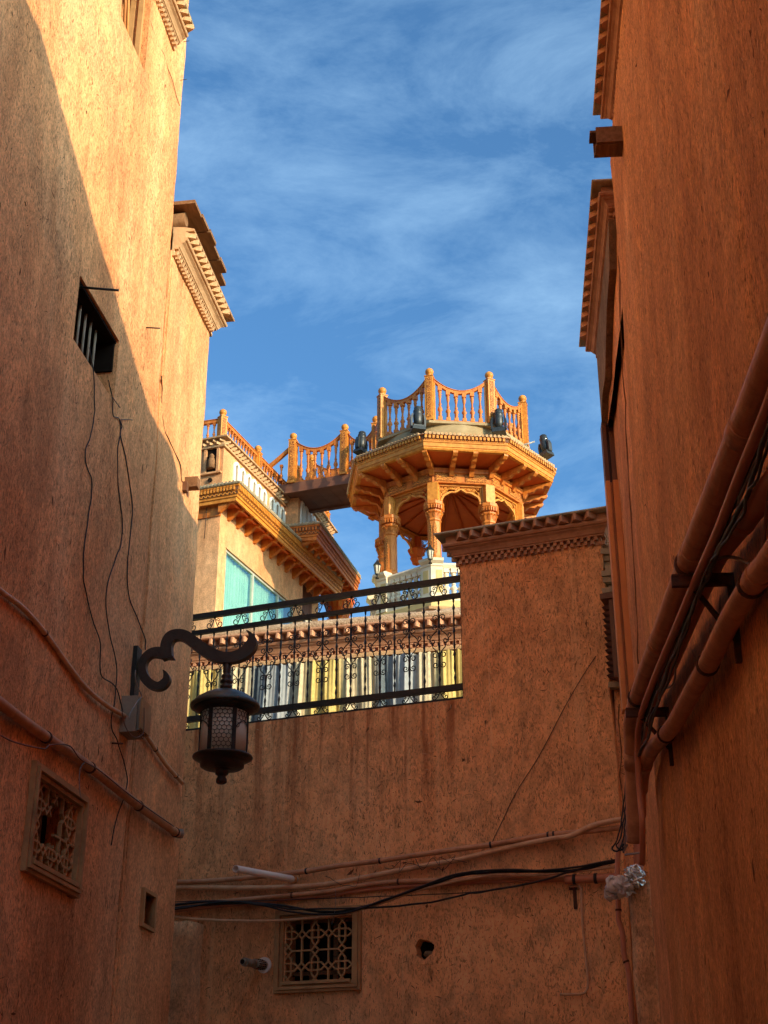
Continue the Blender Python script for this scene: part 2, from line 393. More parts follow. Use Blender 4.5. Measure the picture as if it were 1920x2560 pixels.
def mat_curtain():
    m, ns, ls, b = newmat('striped_curtain')
    at = ns.new('ShaderNodeAttribute'); at.attribute_name = 'cloth'; at.attribute_type = 'GEOMETRY'
    sx = ns.new('ShaderNodeSeparateXYZ'); ls.new(at.outputs['Vector'], sx.inputs[0])
    x = N_math(ns, ls, 'FRACT', N_math(ns, ls, 'MULTIPLY', sx.outputs[0], 1 / 1.45))
    n = ns.new('ShaderNodeValToRGB'); e = n.color_ramp.elements; n.color_ramp.interpolation = 'LINEAR'
    Y, C, B, S = (.52, .38, .11), (.50, .41, .25), (.095, .12, .135), (.28, .30, .305)
    e[0].position, e[0].color = 0, (*Y, 1); e[1].position, e[1].color = 1.0, (*Y, 1)
    for p, c in ((.14, Y), (.22, C), (.42, C), (.48, B), (.53, B), (.60, S), (.74, S), (.82, C), (.88, C), (.96, Y)):
        q = e.new(p); q.color = (*c, 1)
    ls.new(x, n.inputs['Fac'])
    # woven lozenges, flat print on the cloth
    w = ns.new('ShaderNodeTexVoronoi'); w.distance = 'MANHATTAN'; w.inputs['Scale'].default_value = 16; w.inputs['Randomness'].default_value = 0; ls.new(at.outputs['Vector'], w.inputs['Vector'])
    col = N_mix(ns, ls, n.outputs['Color'], N_ramp(ns, ls, w.outputs['Distance'], [(.3, bw(1.0)), (.5, bw(.86))]), .8, 'MULTIPLY')
    ls.new(col, b.inputs['Base Color']); b.inputs['Roughness'].default_value = .6; b.inputs['Sheen Weight'].default_value = .1; b.inputs['Specular IOR Level'].default_value = .25
    return m
M_cloth = mat_curtain()

# ------------------------------------------------------------ builders for walls and cornices
def nv(a, b, c): return noise.noise(Vector((a, b, c)))

def wall_block(F, name, parent, s0, s1, z0, z1, depth, mat, holes=(), res=.12, amp=.02, seed=0, tilt=0.0, back=0.0, lip=0.012, notch=None, lean=None):
    """Mud wall: a gently uneven face with real openings; holes = (s, s, z, z, depth of the reveal)."""
    def lines(a, b, extra):
        n = max(1, round((b - a) / res)); L = {round(a + (b - a) * i / n, 4) for i in range(n + 1)}
        for e in extra:
            if a < e < b:
                L = {x for x in L if abs(x - e) > res * .35 or x in (round(a, 4), round(b, 4))}
        L |= {round(e, 4) for e in extra if a < e < b}
        return sorted(L)
    ns0, nz0 = notch if notch else (None, None)
    S = lines(s0, s1, [h[0] for h in holes] + [h[1] for h in holes] + ([ns0] if notch else [])); Z = lines(z0, z1, [h[2] for h in holes] + [h[3] for h in holes] + ([nz0] if notch else []))
    mb = MB(FM(F)); idx = {}
    def P(s, z):
        d = amp * (nv(s * .7, z * .45, seed) + .35 * nv(s * 2.6, z * 1.9, seed + 9)) + .25 * amp * nv(s * 7, z * 5, seed + 4)
        for h in holes:
            q = math.hypot(max(h[0] - s, 0, s - h[1]), max(h[2] - z, 0, z - h[3])); d *= min(1.0, q / .22)
        ss = s
        if s == S[-1]: ss = s + amp * 1.5 * nv(z * 1.1, seed, 3) + .55 * amp * nv(z * 6, seed, 7) + tilt * (z - 5)
        if s == S[0]: ss = s + amp * .9 * nv(z * 1.1, seed, 13) + .35 * amp * nv(z * 5, seed, 17)
        if s == S[0] and lean:
            ss = lean(z) + amp * .5 * nv(z * 1.1, seed, 13) + .35 * amp * nv(z * 5, seed, 17)
        if s in (S[0], S[-1]): d += lip
        return (ss, back - d if False else back + d, z)
    V = []; Fc = []
    for i, s in enumerate(S):
        for j, z in enumerate(Z):
            idx[i, j] = len(V); V.append(P(s, z))
    for i in range(len(S) - 1):
        for j in range(len(Z) - 1):
            cs, cz = (S[i] + S[i + 1]) / 2, (Z[j] + Z[j + 1]) / 2
            if notch and cs < ns0 and cz > nz0: continue
            if any(h[0] < cs < h[1] and h[2] < cz < h[3] for h in holes): continue
            Fc.append((idx[i, j], idx[i + 1, j], idx[i + 1, j + 1], idx[i, j + 1]))
    mb.add(V, Fc, True)
    # sides and top
    def side(keys, back_of):
        v = []; f = []
        for k in keys:
            p = V[idx[k]]; v.append(p); q = back_of(p); v.append(q)
        for a in range(len(keys) - 1): f.append((2 * a, 2 * a + 1, 2 * a + 3, 2 * a + 2))
        mb.add(v, f, False)
    side([(len(S) - 1, j) for j in range(len(Z))], lambda p: (p[0], depth, p[2]))
    side([(0, j) for j in range(len(Z)) if not notch or Z[j] <= nz0 + 1e-3], lambda p: (p[0], depth, p[2]))
    side([(i, len(Z) - 1) for i in range(len(S)) if not notch or S[i] >= ns0 - 1e-3], lambda p: (p[0], depth, p[2]))
    if notch:
        jn = min(range(len(Z)), key=lambda j: abs(Z[j] - nz0)); im = min(range(len(S)), key=lambda i: abs(S[i] - ns0))
        side([(i, jn) for i in range(im + 1)], lambda p: (p[0], depth, p[2])); side([(im, j) for j in range(jn, len(Z))], lambda p: (p[0], depth, p[2]))
    for h in holes:
        si = [i for i, s in enumerate(S) if h[0] - 1e-3 <= s <= h[1] + 1e-3]; zj = [j for j, z in enumerate(Z) if h[2] - 1e-3 <= z <= h[3] + 1e-3]
        if len(si) < 2 or len(zj) < 2: continue
        d = h[4]
        for keys in ([(i, zj[0]) for i in si], [(i, zj[-1]) for i in si], [(si[0], j) for j in zj], [(si[-1], j) for j in zj]):
            side(keys, lambda p: (p[0], p[1] + d, p[2]))
    # back
    if notch: mb.add([(s0, depth, z0), (s1, depth, z0), (s1, depth, nz0), (s0, depth, nz0), (ns0, depth, nz0), (s1, depth, z1), (ns0, depth, z1)], [(3, 2, 1, 0), (6, 5, 2, 4)])
    else: mb.add([(s0, depth, z0), (s1, depth, z0), (s1, depth, z1), (s0, depth, z1)], [(3, 2, 1, 0)])
    return mb.build(name, mat, parent)

TOOTH = {}
def tooth_mesh(mat, w, d, h):
    k = (mat.name, w, d, h)
    if k not in TOOTH:
        b = MB(); b.add([(-w, 0, 0), (w, 0, 0), (.15 * w, -d, 0), (-.15 * w, -d, 0), (-w, 0, h), (w, 0, h), (.15 * w, -d, h), (-.15 * w, -d, h)],
                        [(0, 1, 2, 3), (7, 6, 5, 4), (0, 3, 7, 4), (3, 2, 6, 7), (2, 1, 5, 6), (1, 0, 4, 5)])
        TOOTH[k] = b.mesh('brick', mat)
    return TOOTH[k]

def edges(path, closed=False):
    n = len(path)
    for i in range(n if closed else n - 1):
        a = Vector(path[i]); b = Vector(path[(i + 1) % n]); d = (b - a); L = d.length; d = d / L
        yield a, d, Vector((d.y, -d.x)), L

def cornice(F, parent, path, zb, sc, mb_mat, mt_brick, mt_top, step=.112, teeth=True, base=None, seed=1):
    """Corbelled brick cornice: two chequered dentil courses, cavetto, roll, a course of bricks set corner-on, top slab."""
    T = FM(F); r = random.Random(seed)
    prof = [(-.02, .0), (.006, .0), (.006, .085), (.05, .085), (.05, .10), (.062, .105), (.072, .125), (.09, .15), (.118, .168), (.118, .178),
            (.140, .184), (.150, .200), (.150, .212), (.140, .226), (.118, .232), (.118, .30), (-.02, .30)]
    m = MB(T); m.sweep(path, [(o * sc, zb + z * sc) for o, z in prof]); mo = m.build('moulding', mb_mat, parent)
    m = MB(T)
    for a, d, n, L in edges(path):
        q = .036 * sc; k = int(L / q)
        for i in range(k):
            for row in (0, 1):
                if (i + row) % 2: continue
                c = a + d * (q * (i + .5)) + n * (.006 * sc + .018 * sc)
                X = Matrix.Translation((c.x, c.y, zb + .002 + row * .0425 * sc)) @ Matrix.Rotation(math.atan2(d.y, d.x), 4, 'Z')
                m.box(-q / 2 + .001, q / 2 - .001, -.020 * sc, .018 * sc, 0, .04 * sc, X)
    tag(m.build('dentil_course', mb_mat, parent), kind='stuff')
    if teeth:
        me = tooth_mesh(mt_brick, round(step * .5 * sc, 4), round(.105 * sc, 4), round(.066 * sc, 4))
        for a, d, n, L in edges(path):
            k = max(1, round(L / (step * sc))); q = L / k
            for i in range(k):
                c = a + d * (q * (i + .5)) + n * (.117 * sc)
                M = T @ Matrix.Translation((c.x, c.y, zb + .233 * sc + r.uniform(-.002, .002))) @ Matrix.Rotation(math.atan2(d.y, d.x) + r.uniform(-.05, .05), 4, 'Z')
                inst('brick', me, parent, M)
    m = MB(T); m.sweep(path, [(-.02, zb + .3005 * sc), (.212 * sc, zb + .3005 * sc), (.220 * sc, zb + .312 * sc), (.214 * sc, zb + .328 * sc), (.10 * sc, zb + .36 * sc), (-.02, zb + .375 * sc)])
    m.build('top_slab', mt_top, parent)

# ------------------------------------------------------------ ground
m = MB(); m.add([(-600, -600, 0), (600, -600, 0), (600, 600, 0), (-600, 600, 0)], [(0, 1, 2, 3)])
tag(m.build('ground', M_ground, None, Matrix.Identity(4)), kind='structure')

# ------------------------------------------------------------ left buildings
TL = FM(LW)
lb = thing('plaster_building', 'tall pale mud-plastered building on the left, sunlit high up, with a dark slot window', 'building', TL)
winA = (7.80, 8.62, 6.46, 6.95); slot = (8.02, 8.62, 9.42, 11.2); lat = (7.935, 8.66, 3.18, 3.64)
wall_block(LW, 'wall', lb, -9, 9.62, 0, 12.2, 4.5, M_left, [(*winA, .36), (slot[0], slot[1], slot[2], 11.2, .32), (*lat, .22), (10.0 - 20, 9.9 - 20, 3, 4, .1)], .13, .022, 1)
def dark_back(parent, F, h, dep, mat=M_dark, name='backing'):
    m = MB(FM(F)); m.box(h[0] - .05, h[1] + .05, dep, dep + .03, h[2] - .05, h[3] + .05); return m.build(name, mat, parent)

# barred window in the dark recess
wa = MB(TL); wa.box(winA[0], winA[1], .27, .32, winA[2], winA[2] + .05); wa.box(winA[0], winA[1], .27, .32, winA[3] - .05, winA[3]); wa.box(winA[0], winA[0] + .05, .27, .32, winA[2] + .05, winA[3] - .05); wa.box(winA[1] - .05, winA[1], .27, .32, winA[2] + .05, winA[3] - .05)
wa = wa.build('window_frame', M_oldwood, lb)
bm_ = MB(); bm_.tube([(0, 0, -.045), (0, 0, winA[3] - winA[2] - .08)], .010, 6); barme = bm_.mesh('bar', M_box)
for i in range(6): inst('bar', barme, wa, LW.M(winA[0] + .09 + i * .105, .10, winA[2] + .05))
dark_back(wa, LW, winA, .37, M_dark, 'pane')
m = MB(TL); m.box(winA[0] - .02, winA[1] + .02, .02, .36, winA[3] - .022, winA[3] + .03); m.box(winA[1] - .02, winA[1] + .03, .03, .36, winA[2] + .24, winA[3] - .022); m.build('dark_lining', M_dark, lb)  # near-black boards over the top and upper far side of the opening
for i in range(3):
    m = MB(TL); m.box(winA[0] + .06 + i * .24, winA[0] + .24 + i * .24, .30, .315, winA[2] + .05, winA[2] + .36 - .07 * i); m.build('slat', M_green, wa)
# wooden lining in the deep slot at the top
sw = MB(TL)
for y0, t in ((.05, .03), (.12, .025)):
    sw.box(slot[1] - t, slot[1], y0, y0 + .04, slot[2] + .02, 11.15); sw.box(slot[0], slot[0] + t, y0, y0 + .04, slot[2] + .02, 11.15)
sw.box(slot[0] + .03, slot[1] - .03, .06, .10, slot[2], slot[2] + .04)
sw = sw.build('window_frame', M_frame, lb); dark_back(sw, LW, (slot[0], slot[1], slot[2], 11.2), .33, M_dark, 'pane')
for q, (a, b) in enumerate(((8.15, .0), (8.28, .02))):
    m = MB(TL); m.tube([(a, .10 + b, 11.1), (a + .1, .05 + b, slot[2] + .02)], .012, 6); m.build('bar', M_trim, sw)

def lattice_window(F, root, x0, x1, z0, z1, ncol, nrow, offx, offz, broken=None, fw=.075, name='lattice_window'):
    """Moulded timber frame round an opening with a lattice of crossed hexagons and small diamonds."""
    T = FM(F)
    fr = MB(T)
    for o, y, t in ((fw, -.035, .020), (fw - .022, -.050, .022), (fw - .048, -.030, .026)):
        for a in ((x0 - o, x1 + o, z1 + o - t, z1 + o), (x0 - o, x1 + o, z0 - o, z0 - o + t), (x0 - o, x0 - o + t, z0 - o + t, z1 + o - t), (x1 + o - t, x1 + o, z0 - o + t, z1 + o - t)):
            fr.box(a[0], a[1], y, .03, a[2], a[3])
    fr.box(x0 - .012, x0, .03, .07, z0, z1); fr.box(x1, x1 + .012, .03, .07, z0, z1); fr.box(x0, x1, .03, .07, z1, z1 + .012)
    fr.box(x0 - .004, x1 + .004, -.055, .12, z0 - .026, z0 - .002)
    fo = fr.build('window_frame', M_frame, root)
    cw, ch = (x1 - x0) / ncol, (z1 - z0) / nrow
    segs = []
    def seg(ax, az, bx, bz): segs.append((ax, az, bx, bz))
    for i in range(-1, int(ncol) + 2):
        for j in range(-1, int(nrow) + 2):
            cx, cz = x0 + (i + offx) * cw, z0 + (j + offz) * ch
            a, c, b, k = cw * .5 - .13 * cw, cw * .5 - .27 * cw, ch * .115, 0
            H = [(cx - a, cz), (cx - c, cz + b), (cx + c, cz + b), (cx + a, cz), (cx + c, cz - b), (cx - c, cz - b)]
            a2, c2, b2 = ch * .5 - .13 * ch, ch * .5 - .27 * ch, cw * .115
            Vv = [(cx, cz - a2), (cx + b2, cz - c2), (cx + b2, cz + c2), (cx, cz + a2), (cx - b2, cz + c2), (cx - b2, cz - c2)]
            for P in (H, Vv):
                for q in range(6): seg(*P[q], *P[(q + 1) % 6])
            for dx, dz in ((cx + cw / 2, cz), (cx, cz + ch / 2)):
                D = [(dx - .13 * cw, dz), (dx, dz + .13 * ch), (dx + .13 * cw, dz), (dx, dz - .13 * ch)]
                for q in range(4): seg(*D[q], *D[(q + 1) % 4])
            kx, kz = cx + cw / 2, cz + ch / 2
            seg(kx, cz + .13 * ch, kx, cz + ch - .13 * ch); seg(cx + .13 * cw, kz, cx + cw - .13 * cw, kz)
    lt = MB(T)
    for ax, az, bx, bz in segs:
        for _ in (0,):
            # clip to the opening
            def cl(px_, pz_, qx, qz):
                t = 1.0
                for p, q, lo, hi in ((px_, qx, x0, x1), (pz_, qz, z0, z1)):
                    if q < lo and p > lo: t = min(t, (lo - p) / (q - p))
                    if q > hi and p < hi: t = min(t, (hi - p) / (q - p))
                return px_ + (qx - px_) * t, pz_ + (qz - pz_) * t
            ina = x0 <= ax <= x1 and z0 <= az <= z1; inb = x0 <= bx <= x1 and z0 <= bz <= z1
            if not ina and not inb: continue
            if not inb: bx, bz = cl(ax, az, bx, bz)
            if not ina: ax, az = cl(bx, bz, ax, az)
            mx_, mz_ = ((ax + bx) / 2 - x0) / (x1 - x0), ((az + bz) / 2 - z0) / (z1 - z0)
            if broken and broken(mx_, mz_): continue
            L = math.hypot(bx - ax, bz - az)
            if L < .004: continue
            X = Matrix.Translation((ax, .012, az)) @ Matrix.Rotation(-math.atan2(bz - az, bx - ax), 4, 'Y')
            lt.box(-.003, L + .003, -.011 - rnd.uniform(0, .002), .011 + rnd.uniform(0, .002), -.0062, .0062, X)
    lt.build('lattice', M_frame, fo)
    m = MB(T)
    m.box(x0 + .3 * (x1 - x0) - .02, x0 + .3 * (x1 - x0) + .02, .13, .16, z0, z1); m.box(x0 + .66 * (x1 - x0) - .02, x0 + .66 * (x1 - x0) + .02, .13, .16, z0, z1)
    m.box(x0, x1, .13, .16, z0 + .06, z0 + .09)
    m.build('inner_sash', M_oldwood, fo)
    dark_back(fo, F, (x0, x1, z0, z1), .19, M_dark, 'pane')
    return fo
lattice_window(LW, lb, lat[0], lat[1], lat[2], lat[3], 2.9, 1.95, .45, .42, lambda x, z: (.42 < x < .66 and .30 < z < .80) or (.30 < x < .42 and .42 < z < .52))
# cornice at the top of the near building
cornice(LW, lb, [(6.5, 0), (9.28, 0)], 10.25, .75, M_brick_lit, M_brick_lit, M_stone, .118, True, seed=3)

lb2 = thing('plaster_house', 'lower plastered building at the left corner with a brick cornice under a plank canopy', 'building', TL @ Matrix.Translation((9.6, 0, 0)))
wall_block(LW, 'wall', lb2, 9.63, 10.87, 0, 8.46, 4.2, M_left, [(10.06, 10.30, 3.17, 3.38, .10)], .11, .02, 5, lip=.0, back=.004)
dark_back(lb2, LW, (10.06, 10.30, 3.17, 3.38), .13, M_dark, 'niche_back')
m = MB(TL)
for a in ((10.03, 10.06, 3.145, 3.405), (10.30, 10.33, 3.145, 3.405), (10.06, 10.30, 3.38, 3.405), (10.06, 10.30, 3.145, 3.17)): m.box(a[0], a[1], -.022, .05, a[2], a[3])
m.build('window_frame', M_frame, lb2)
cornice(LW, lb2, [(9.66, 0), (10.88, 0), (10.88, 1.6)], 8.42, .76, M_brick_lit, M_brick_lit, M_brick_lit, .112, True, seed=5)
m = MB(TL)                                       # plaster pilaster strip beside the joint
m.sweep([(9.66, .02), (9.78, .02)], [(-.02, 0), (.018, 0), (.018, 8.4), (-.02, 8.4)]); m.build('plaster_strip', M_left, lb2)
m = MB(TL); m.tube([(9.74, -.06, 8.83), (9.76, .9, 8.82)], .06, 12); m.build('log', M_oldwood, lb2)
for k in range(6):
    m = MB(TL); a = 9.62 + k * .205
    m.box(a, a + .196, -.165 - .012 * (k % 3) + (.07 if k == 5 else 0), 1.5, 8.90 + .006 * (k % 2), 8.935 + .006 * (k % 2)); m.build('plank', M_oldwood, lb2)
m = MB(TL)
for k in range(4): m.box(9.84 + k * .28, 9.90 + k * .28, .02, 1.3, 8.75, 8.895)
m.build('joist', M_oldwood, lb2)

# ------------------------------------------------------------ right buildings
TR = FM(RW)
ra = thing('orange_plaster_building', 'tall orange mud-plastered wall building filling the right side, brick cornice on top', 'building', TR)
zA = RW.px(1522, 325)[1]
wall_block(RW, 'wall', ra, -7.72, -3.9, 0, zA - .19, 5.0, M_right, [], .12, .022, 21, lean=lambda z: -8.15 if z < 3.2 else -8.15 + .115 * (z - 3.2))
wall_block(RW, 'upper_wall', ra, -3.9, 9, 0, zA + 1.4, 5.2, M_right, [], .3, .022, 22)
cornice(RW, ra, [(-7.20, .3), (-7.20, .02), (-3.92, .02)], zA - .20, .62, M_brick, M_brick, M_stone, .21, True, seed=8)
rb = thing('plaster_annexe', 'narrow plastered annexe beyond the tall orange wall, its cornice overhanging the alley', 'building', TR @ Matrix.Translation((-9.5, 0, 0)))
zB = RW.px(1470, 700, -.12)[1] + .05
zj = 6.78                                        # the upper storey overhangs a little
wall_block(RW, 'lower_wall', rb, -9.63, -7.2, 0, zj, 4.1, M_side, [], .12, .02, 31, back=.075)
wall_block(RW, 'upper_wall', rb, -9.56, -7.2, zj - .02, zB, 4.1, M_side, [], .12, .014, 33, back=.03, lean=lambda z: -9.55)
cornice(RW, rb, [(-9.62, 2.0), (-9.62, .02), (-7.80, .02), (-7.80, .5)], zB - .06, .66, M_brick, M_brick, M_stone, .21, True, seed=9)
m = MB(TR)                                       # exposed grey mud patch under the cornice
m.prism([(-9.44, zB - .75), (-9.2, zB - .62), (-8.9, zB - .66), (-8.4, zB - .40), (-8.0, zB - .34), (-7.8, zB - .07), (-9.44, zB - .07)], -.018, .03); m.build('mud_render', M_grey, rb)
for i, (a, d0, d1) in enumerate(((-9.54, -.012, .022), (-9.57, .022, .040), (-9.53, .040, .085), (-9.56, .085, .115))):
    m = MB(TR); m.box(-9.66, a, d0 + .001, d1 - .001, 6.336, zj + .06); m.build('window_casing', M_dkwood, rb)
    m = MB(TR); m.box(-9.66, a, d0 + .001, d1 - .001, 4.55, 6.335); m.build('board', M_trim, rb)

# ------------------------------------------------------------ wall across the alley
TC = FM(CW)
cb = thing('cross_wall_building', 'shaded orange-brown plastered building closing the alley, with a raised pier and brick coping', 'building', TC)
latc = (-.845, -.27, 2.99, 3.46)
ho = CW.px(1060, 2372); hr = .075
wall_block(CW, 'wall', cb, -2.7, 1.93, 0, 6.37, 1.0, M_center, [(*latc, .25), (ho[0] - .11, ho[0] + .11, ho[1] - .11, ho[1] + .11, .01)], .11, .02, 41, notch=(.70, 5.15))
wall_block(CW, 'side_wall', cb, 1.92, 3.2, 0, 5.6, .6, M_center, [], .11, .02, 44, back=.08)
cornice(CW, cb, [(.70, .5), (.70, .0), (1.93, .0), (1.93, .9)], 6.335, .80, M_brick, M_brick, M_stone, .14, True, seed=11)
lattice_window(CW, cb, latc[0], latc[1], latc[2], latc[3], 2.48, 1.9, .10, .45, None, .085)
# round hole left by a pipe
m = MB(TC); n = 20; v = []; f = []
for k in range(n):
    a = 2 * math.pi * k / n; c, s_ = math.cos(a), math.sin(a); q = .115 / max(abs(c), abs(s_)); rr = hr * (1 + .12 * math.sin(3 * a + 1) + .06 * math.sin(7 * a))
    v += [(ho[0] + c * q, -.004, ho[1] + s_ * q), (ho[0] + c * rr, .004, ho[1] + s_ * rr), (ho[0] + c * rr * .9, .12, ho[1] + s_ * rr * .9)]
for k in range(n):
    a, b = 3 * k, 3 * ((k + 1) % n); f += [(a, b, b + 1, a + 1), (a + 1, b + 1, b + 2, a + 2)]
m.add(v, f); m.build('hole_rim', M_center, cb)
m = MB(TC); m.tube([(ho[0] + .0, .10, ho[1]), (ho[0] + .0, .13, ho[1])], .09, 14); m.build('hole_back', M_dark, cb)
m = MB(TC); m.lathe([(.0, 0), (.03, .004), (.042, .02), (.03, .045), (0, .05)], 9, Matrix.Translation((ho[0] + .012, .075, ho[1] - .055))); m.build('stone', M_grey, cb)
# ragged brick ends on the pier's right side
me = MB(); me.box(-.06, .06, -.11, .11, 0, .045); me = me.mesh('brick', M_stone)
rr = random.Random(5)
for k in range(26):
    for y in (.14, .42, .70):
        if rr.random() < .12: continue
        inst('brick', me, cb, TC @ Matrix.Translation((1.955 + rr.uniform(-.02, .04) + (26 - k) * .0016, y + rr.uniform(-.05, .05), 5.05 + k * .05)) @ Matrix.Rotation(rr.uniform(-.25, .25), 4, 'Z') @ Matrix.Rotation(rr.uniform(-.12, .12), 4, 'Y'))
# terrace deck behind
m = MB(TC); m.box(-3.4, 3.2, .45, 4.4, 4.85, 5.0); m.build('terrace_floor', M_roof, cb)
m = MB(TC); m.box(1.95, 3.2, .9, 3.6, 0, 4.84); m.box(-3.4, -2.75, .5, 4.0, 0, 4.84); m.build('inner_wall', M_center, cb)

# small cornice block on the joint at the right of the pier
sb = thing('carved_bracket_box', 'small carved dark bracket box in the gap between pier and right wall', 'ornament', CW.M(2.02, 0, 5.3))
za, zb_ = CW.px(1512, 1700, -.1)[1], CW.px(1512, 1490, -.1)[1]
m = MB(TC); m.box(1.925, 2.22, -.16, .05, zb_ - .045, zb_); m.box(1.99, 2.02, -.145, .05, za, zb_ - .05); m.box(2.02, 2.07, -.11, .05, za, zb_ - .05); m.box(2.07, 2.13, -.085, .05, za - .05, zb_ - .05); m.build('panel', M_dkwood, sb)
tm = MB(); tm.add([(0, 0, 0), (0, 0, .05), (-.062, -.02, .025), (0, .09, 0), (0, .09, .05), (-.062, .09, .025)], [(0, 2, 1), (3, 4, 5), (0, 3, 5, 2), (2, 5, 4, 1), (0, 1, 4, 3)])
tm = tm.mesh('tooth', M_rust)
k = 0
while za + k * .052 < zb_ - .09:
    inst('tooth', tm, sb, CW.M(1.992, -.12, za + k * .052)); k += 1
dm = MB(); dm.box(0, .035, -.02, .1, 0, .016); dm = dm.mesh('dentil', M_brick)
m = MB(TC)
for k in range(int((zb_ - za) / .026) + 4):
    z = za - .12 + k * .026; m.box(2.135 + .02 * math.sin(k * .14), 2.175 + .02 * math.sin(k * .14), -.10, .03, z, z + .015)
tag(m.build('dentil_course', M_brick, sb), kind='stuff')

# buttresses at the foot of the wall
M_butt = plaster('mud_plaster_buttress', (.56, .27, .11), (.70, .37, .17), (.78, .46, .24), .6, .5, .7, 6)
def buttress(F, lab, s0, s1, y, z1, mat, seed):
    t = thing('plaster_buttress', lab, 'buttress', F.M((s0 + s1) / 2, y, 0))
    m = MB(FM(F)); n = 26; ns_ = 5; V = []; Fc = []
    for j in range(n + 1):
        z = z1 * j / n
        for i in range(ns_ + 1):
            s = s0 + (s1 - s0) * i / ns_
            V.append((s + .016 * nv(z * 3, i, seed), y + .012 * nv(s * 9, z * 4, seed) + (.03 if i in (0, ns_) else 0), z + (.03 * nv(s * 9, 0, seed) if j == n else 0)))
    w = ns_ + 1
    for j in range(n):
        for i in range(ns_): Fc.append((j * w + i, j * w + i + 1, (j + 1) * w + i + 1, (j + 1) * w + i))
    b = len(V)
    for j in range(n + 1):
        for i in (0, ns_): p = V[j * w + i]; V.append((p[0], y + .6, p[2]))
    for j in range(n):
        Fc.append((b + 2 * j, j * w, (j + 1) * w, b + 2 * j + 2)); Fc.append((j * w + ns_, b + 2 * j + 1, b + 2 * j + 3, (j + 1) * w + ns_))
    Fc.append([n * w + i for i in range(w)] + [b + 2 * n + 1, b + 2 * n])
    m.add(V, Fc, True); m.build('shaft', mat, t)
    return t
a0, z0_ = CW.px(480, 2300, -.20)
buttress(CW, 'weathered plaster buttress at the left foot of the cross wall', CW.px(405, 2300, -.20)[0], a0, -.20, z0_, M_butt, 3)
a0, z0_ = CW.px(1566, 2205, -.55); a1, _ = CW.px(1632, 2205, -.55)
buttress(CW, 'plaster buttress in the right corner with crumpled plastic on its top', a0, a1, -.55, z0_, M_butt, 8)

# ------------------------------------------------------------ terrace wall with the curtain
tw = thing('terrace_wall', 'low sunlit terrace wall with straw-mud coping and jagged brick course above the striped curtain', 'wall', FM(MT))
TM = FM(MT)
zc = MT.px(860, 1648)[1]                        # underside of the cornice
m = MB(TM); m.box(-4.2, 2.6, .10, .35, 0, zc + .02); m.build('wall', M_center, tw)
m = MB(TM)
m.sweep([(-4.2, .1), (2.6, .1)], [(-.02, zc), (.13, zc), (.135, zc + .03), (.12, zc + .035), (.12, zc + .05), (-.02, zc + .05)]); m.build('curtain_ledge', M_brick_lit, tw)
cornice(MT, tw, [(-4.2, .06), (2.6, .06)], zc + .03, .98, M_brick_pink, M_brick_pink, M_brick_pink, .135, True, seed=15)
zt = zc + .03 + .37 * .98
m = MB(TM); V = []; Fc = []; nx = 120; pr = [(.165, 0), (.185, .03), (.17, .075), (.11, .11), (.0, .125), (-.4, .12)]
for i in range(nx + 1):
    s = -4.2 + 6.8 * i / nx
    for j, (o, z) in enumerate(pr):
        V.append((s, .06 - o - .02 * nv(s * 4, j * .7, 2), zt - .035 + z + .02 * nv(s * 3.2, j, 6) + .01 * nv(s * 11, j, 1)))
for i in range(nx):
    for j in range(len(pr) - 1): a = i * len(pr) + j; Fc.append((a, a + len(pr), a + len(pr) + 1, a + 1))
m.add(V, Fc, True); m.build('coping', M_coping, tw)

ct = MB(TM); V = []; Fc = []; U = []
nx, nz_ = 620, 20; s0, s1 = -3.3, 1.6; ztop, zbot = zc - .012, 5.03; arc = 0.0; prev = None
def fold(s, t):
    a = nv(s * 1.3, 0, 3) * 2.4; k = t * (1.6 * nv(s * .9, .3, 33) + .8 * nv(s * 2.1, t, 5))
    hi = .012 * math.sin(s * 80 + a * 4) + .008 * math.sin(s * 127 + a * 3)
    lo = .040 * math.sin(s * 33 + a * 3.0 + k * 2.4) + .026 * math.sin(s * 15 + a * 2 - k * 3) + .030 * nv(s * 6 + t * 2.2, t * 1.8, 8)
    return hi * (1 - t * .8) + lo * (.25 + .85 * min(1, t * 1.5)) + .03 * nv(s * 2.3, t * 1.6, 4) * t
for i in range(nx + 1):
    s = s0 + (s1 - s0) * i / nx
    y0 = fold(s, .5)
    if prev is not None: arc += math.hypot((s1 - s0) / nx, y0 - prev)
    prev = y0
    for j in range(nz_ + 1):
        t = j / nz_
        sw_ = .12 * t * nv(s * 1.9, t * 1.5, 12)
        V.append((s + sw_, -.035 - .03 * t + fold(s, t), ztop + (zbot - ztop) * t + (.010 * math.sin(s * 62) if j == 0 else 0)))
        U.append((s * .78 + .16 * arc + .16 * t * nv(s * 2.6, t * 1.6, 21), 1 - t, 0))
for i in range(nx):
    for j in range(nz_): a = i * (nz_ + 1) + j; Fc.append((a + nz_ + 1, a, a + 1, a + nz_ + 2))
ct.add(V, Fc, True)
co_ = ct.build('curtain', M_cloth, None, MT.M(-.8, 0, 5.0))
at = co_.data.attributes.new('cloth', 'FLOAT_VECTOR', 'POINT'); at.data.foreach_set('vector', [c for u in U for c in (u[0], u[1] * 1.3, 0)])
tag(co_, 'long pleated curtain striped yellow, cream and blue-grey, hanging behind the iron railing', 'curtain')

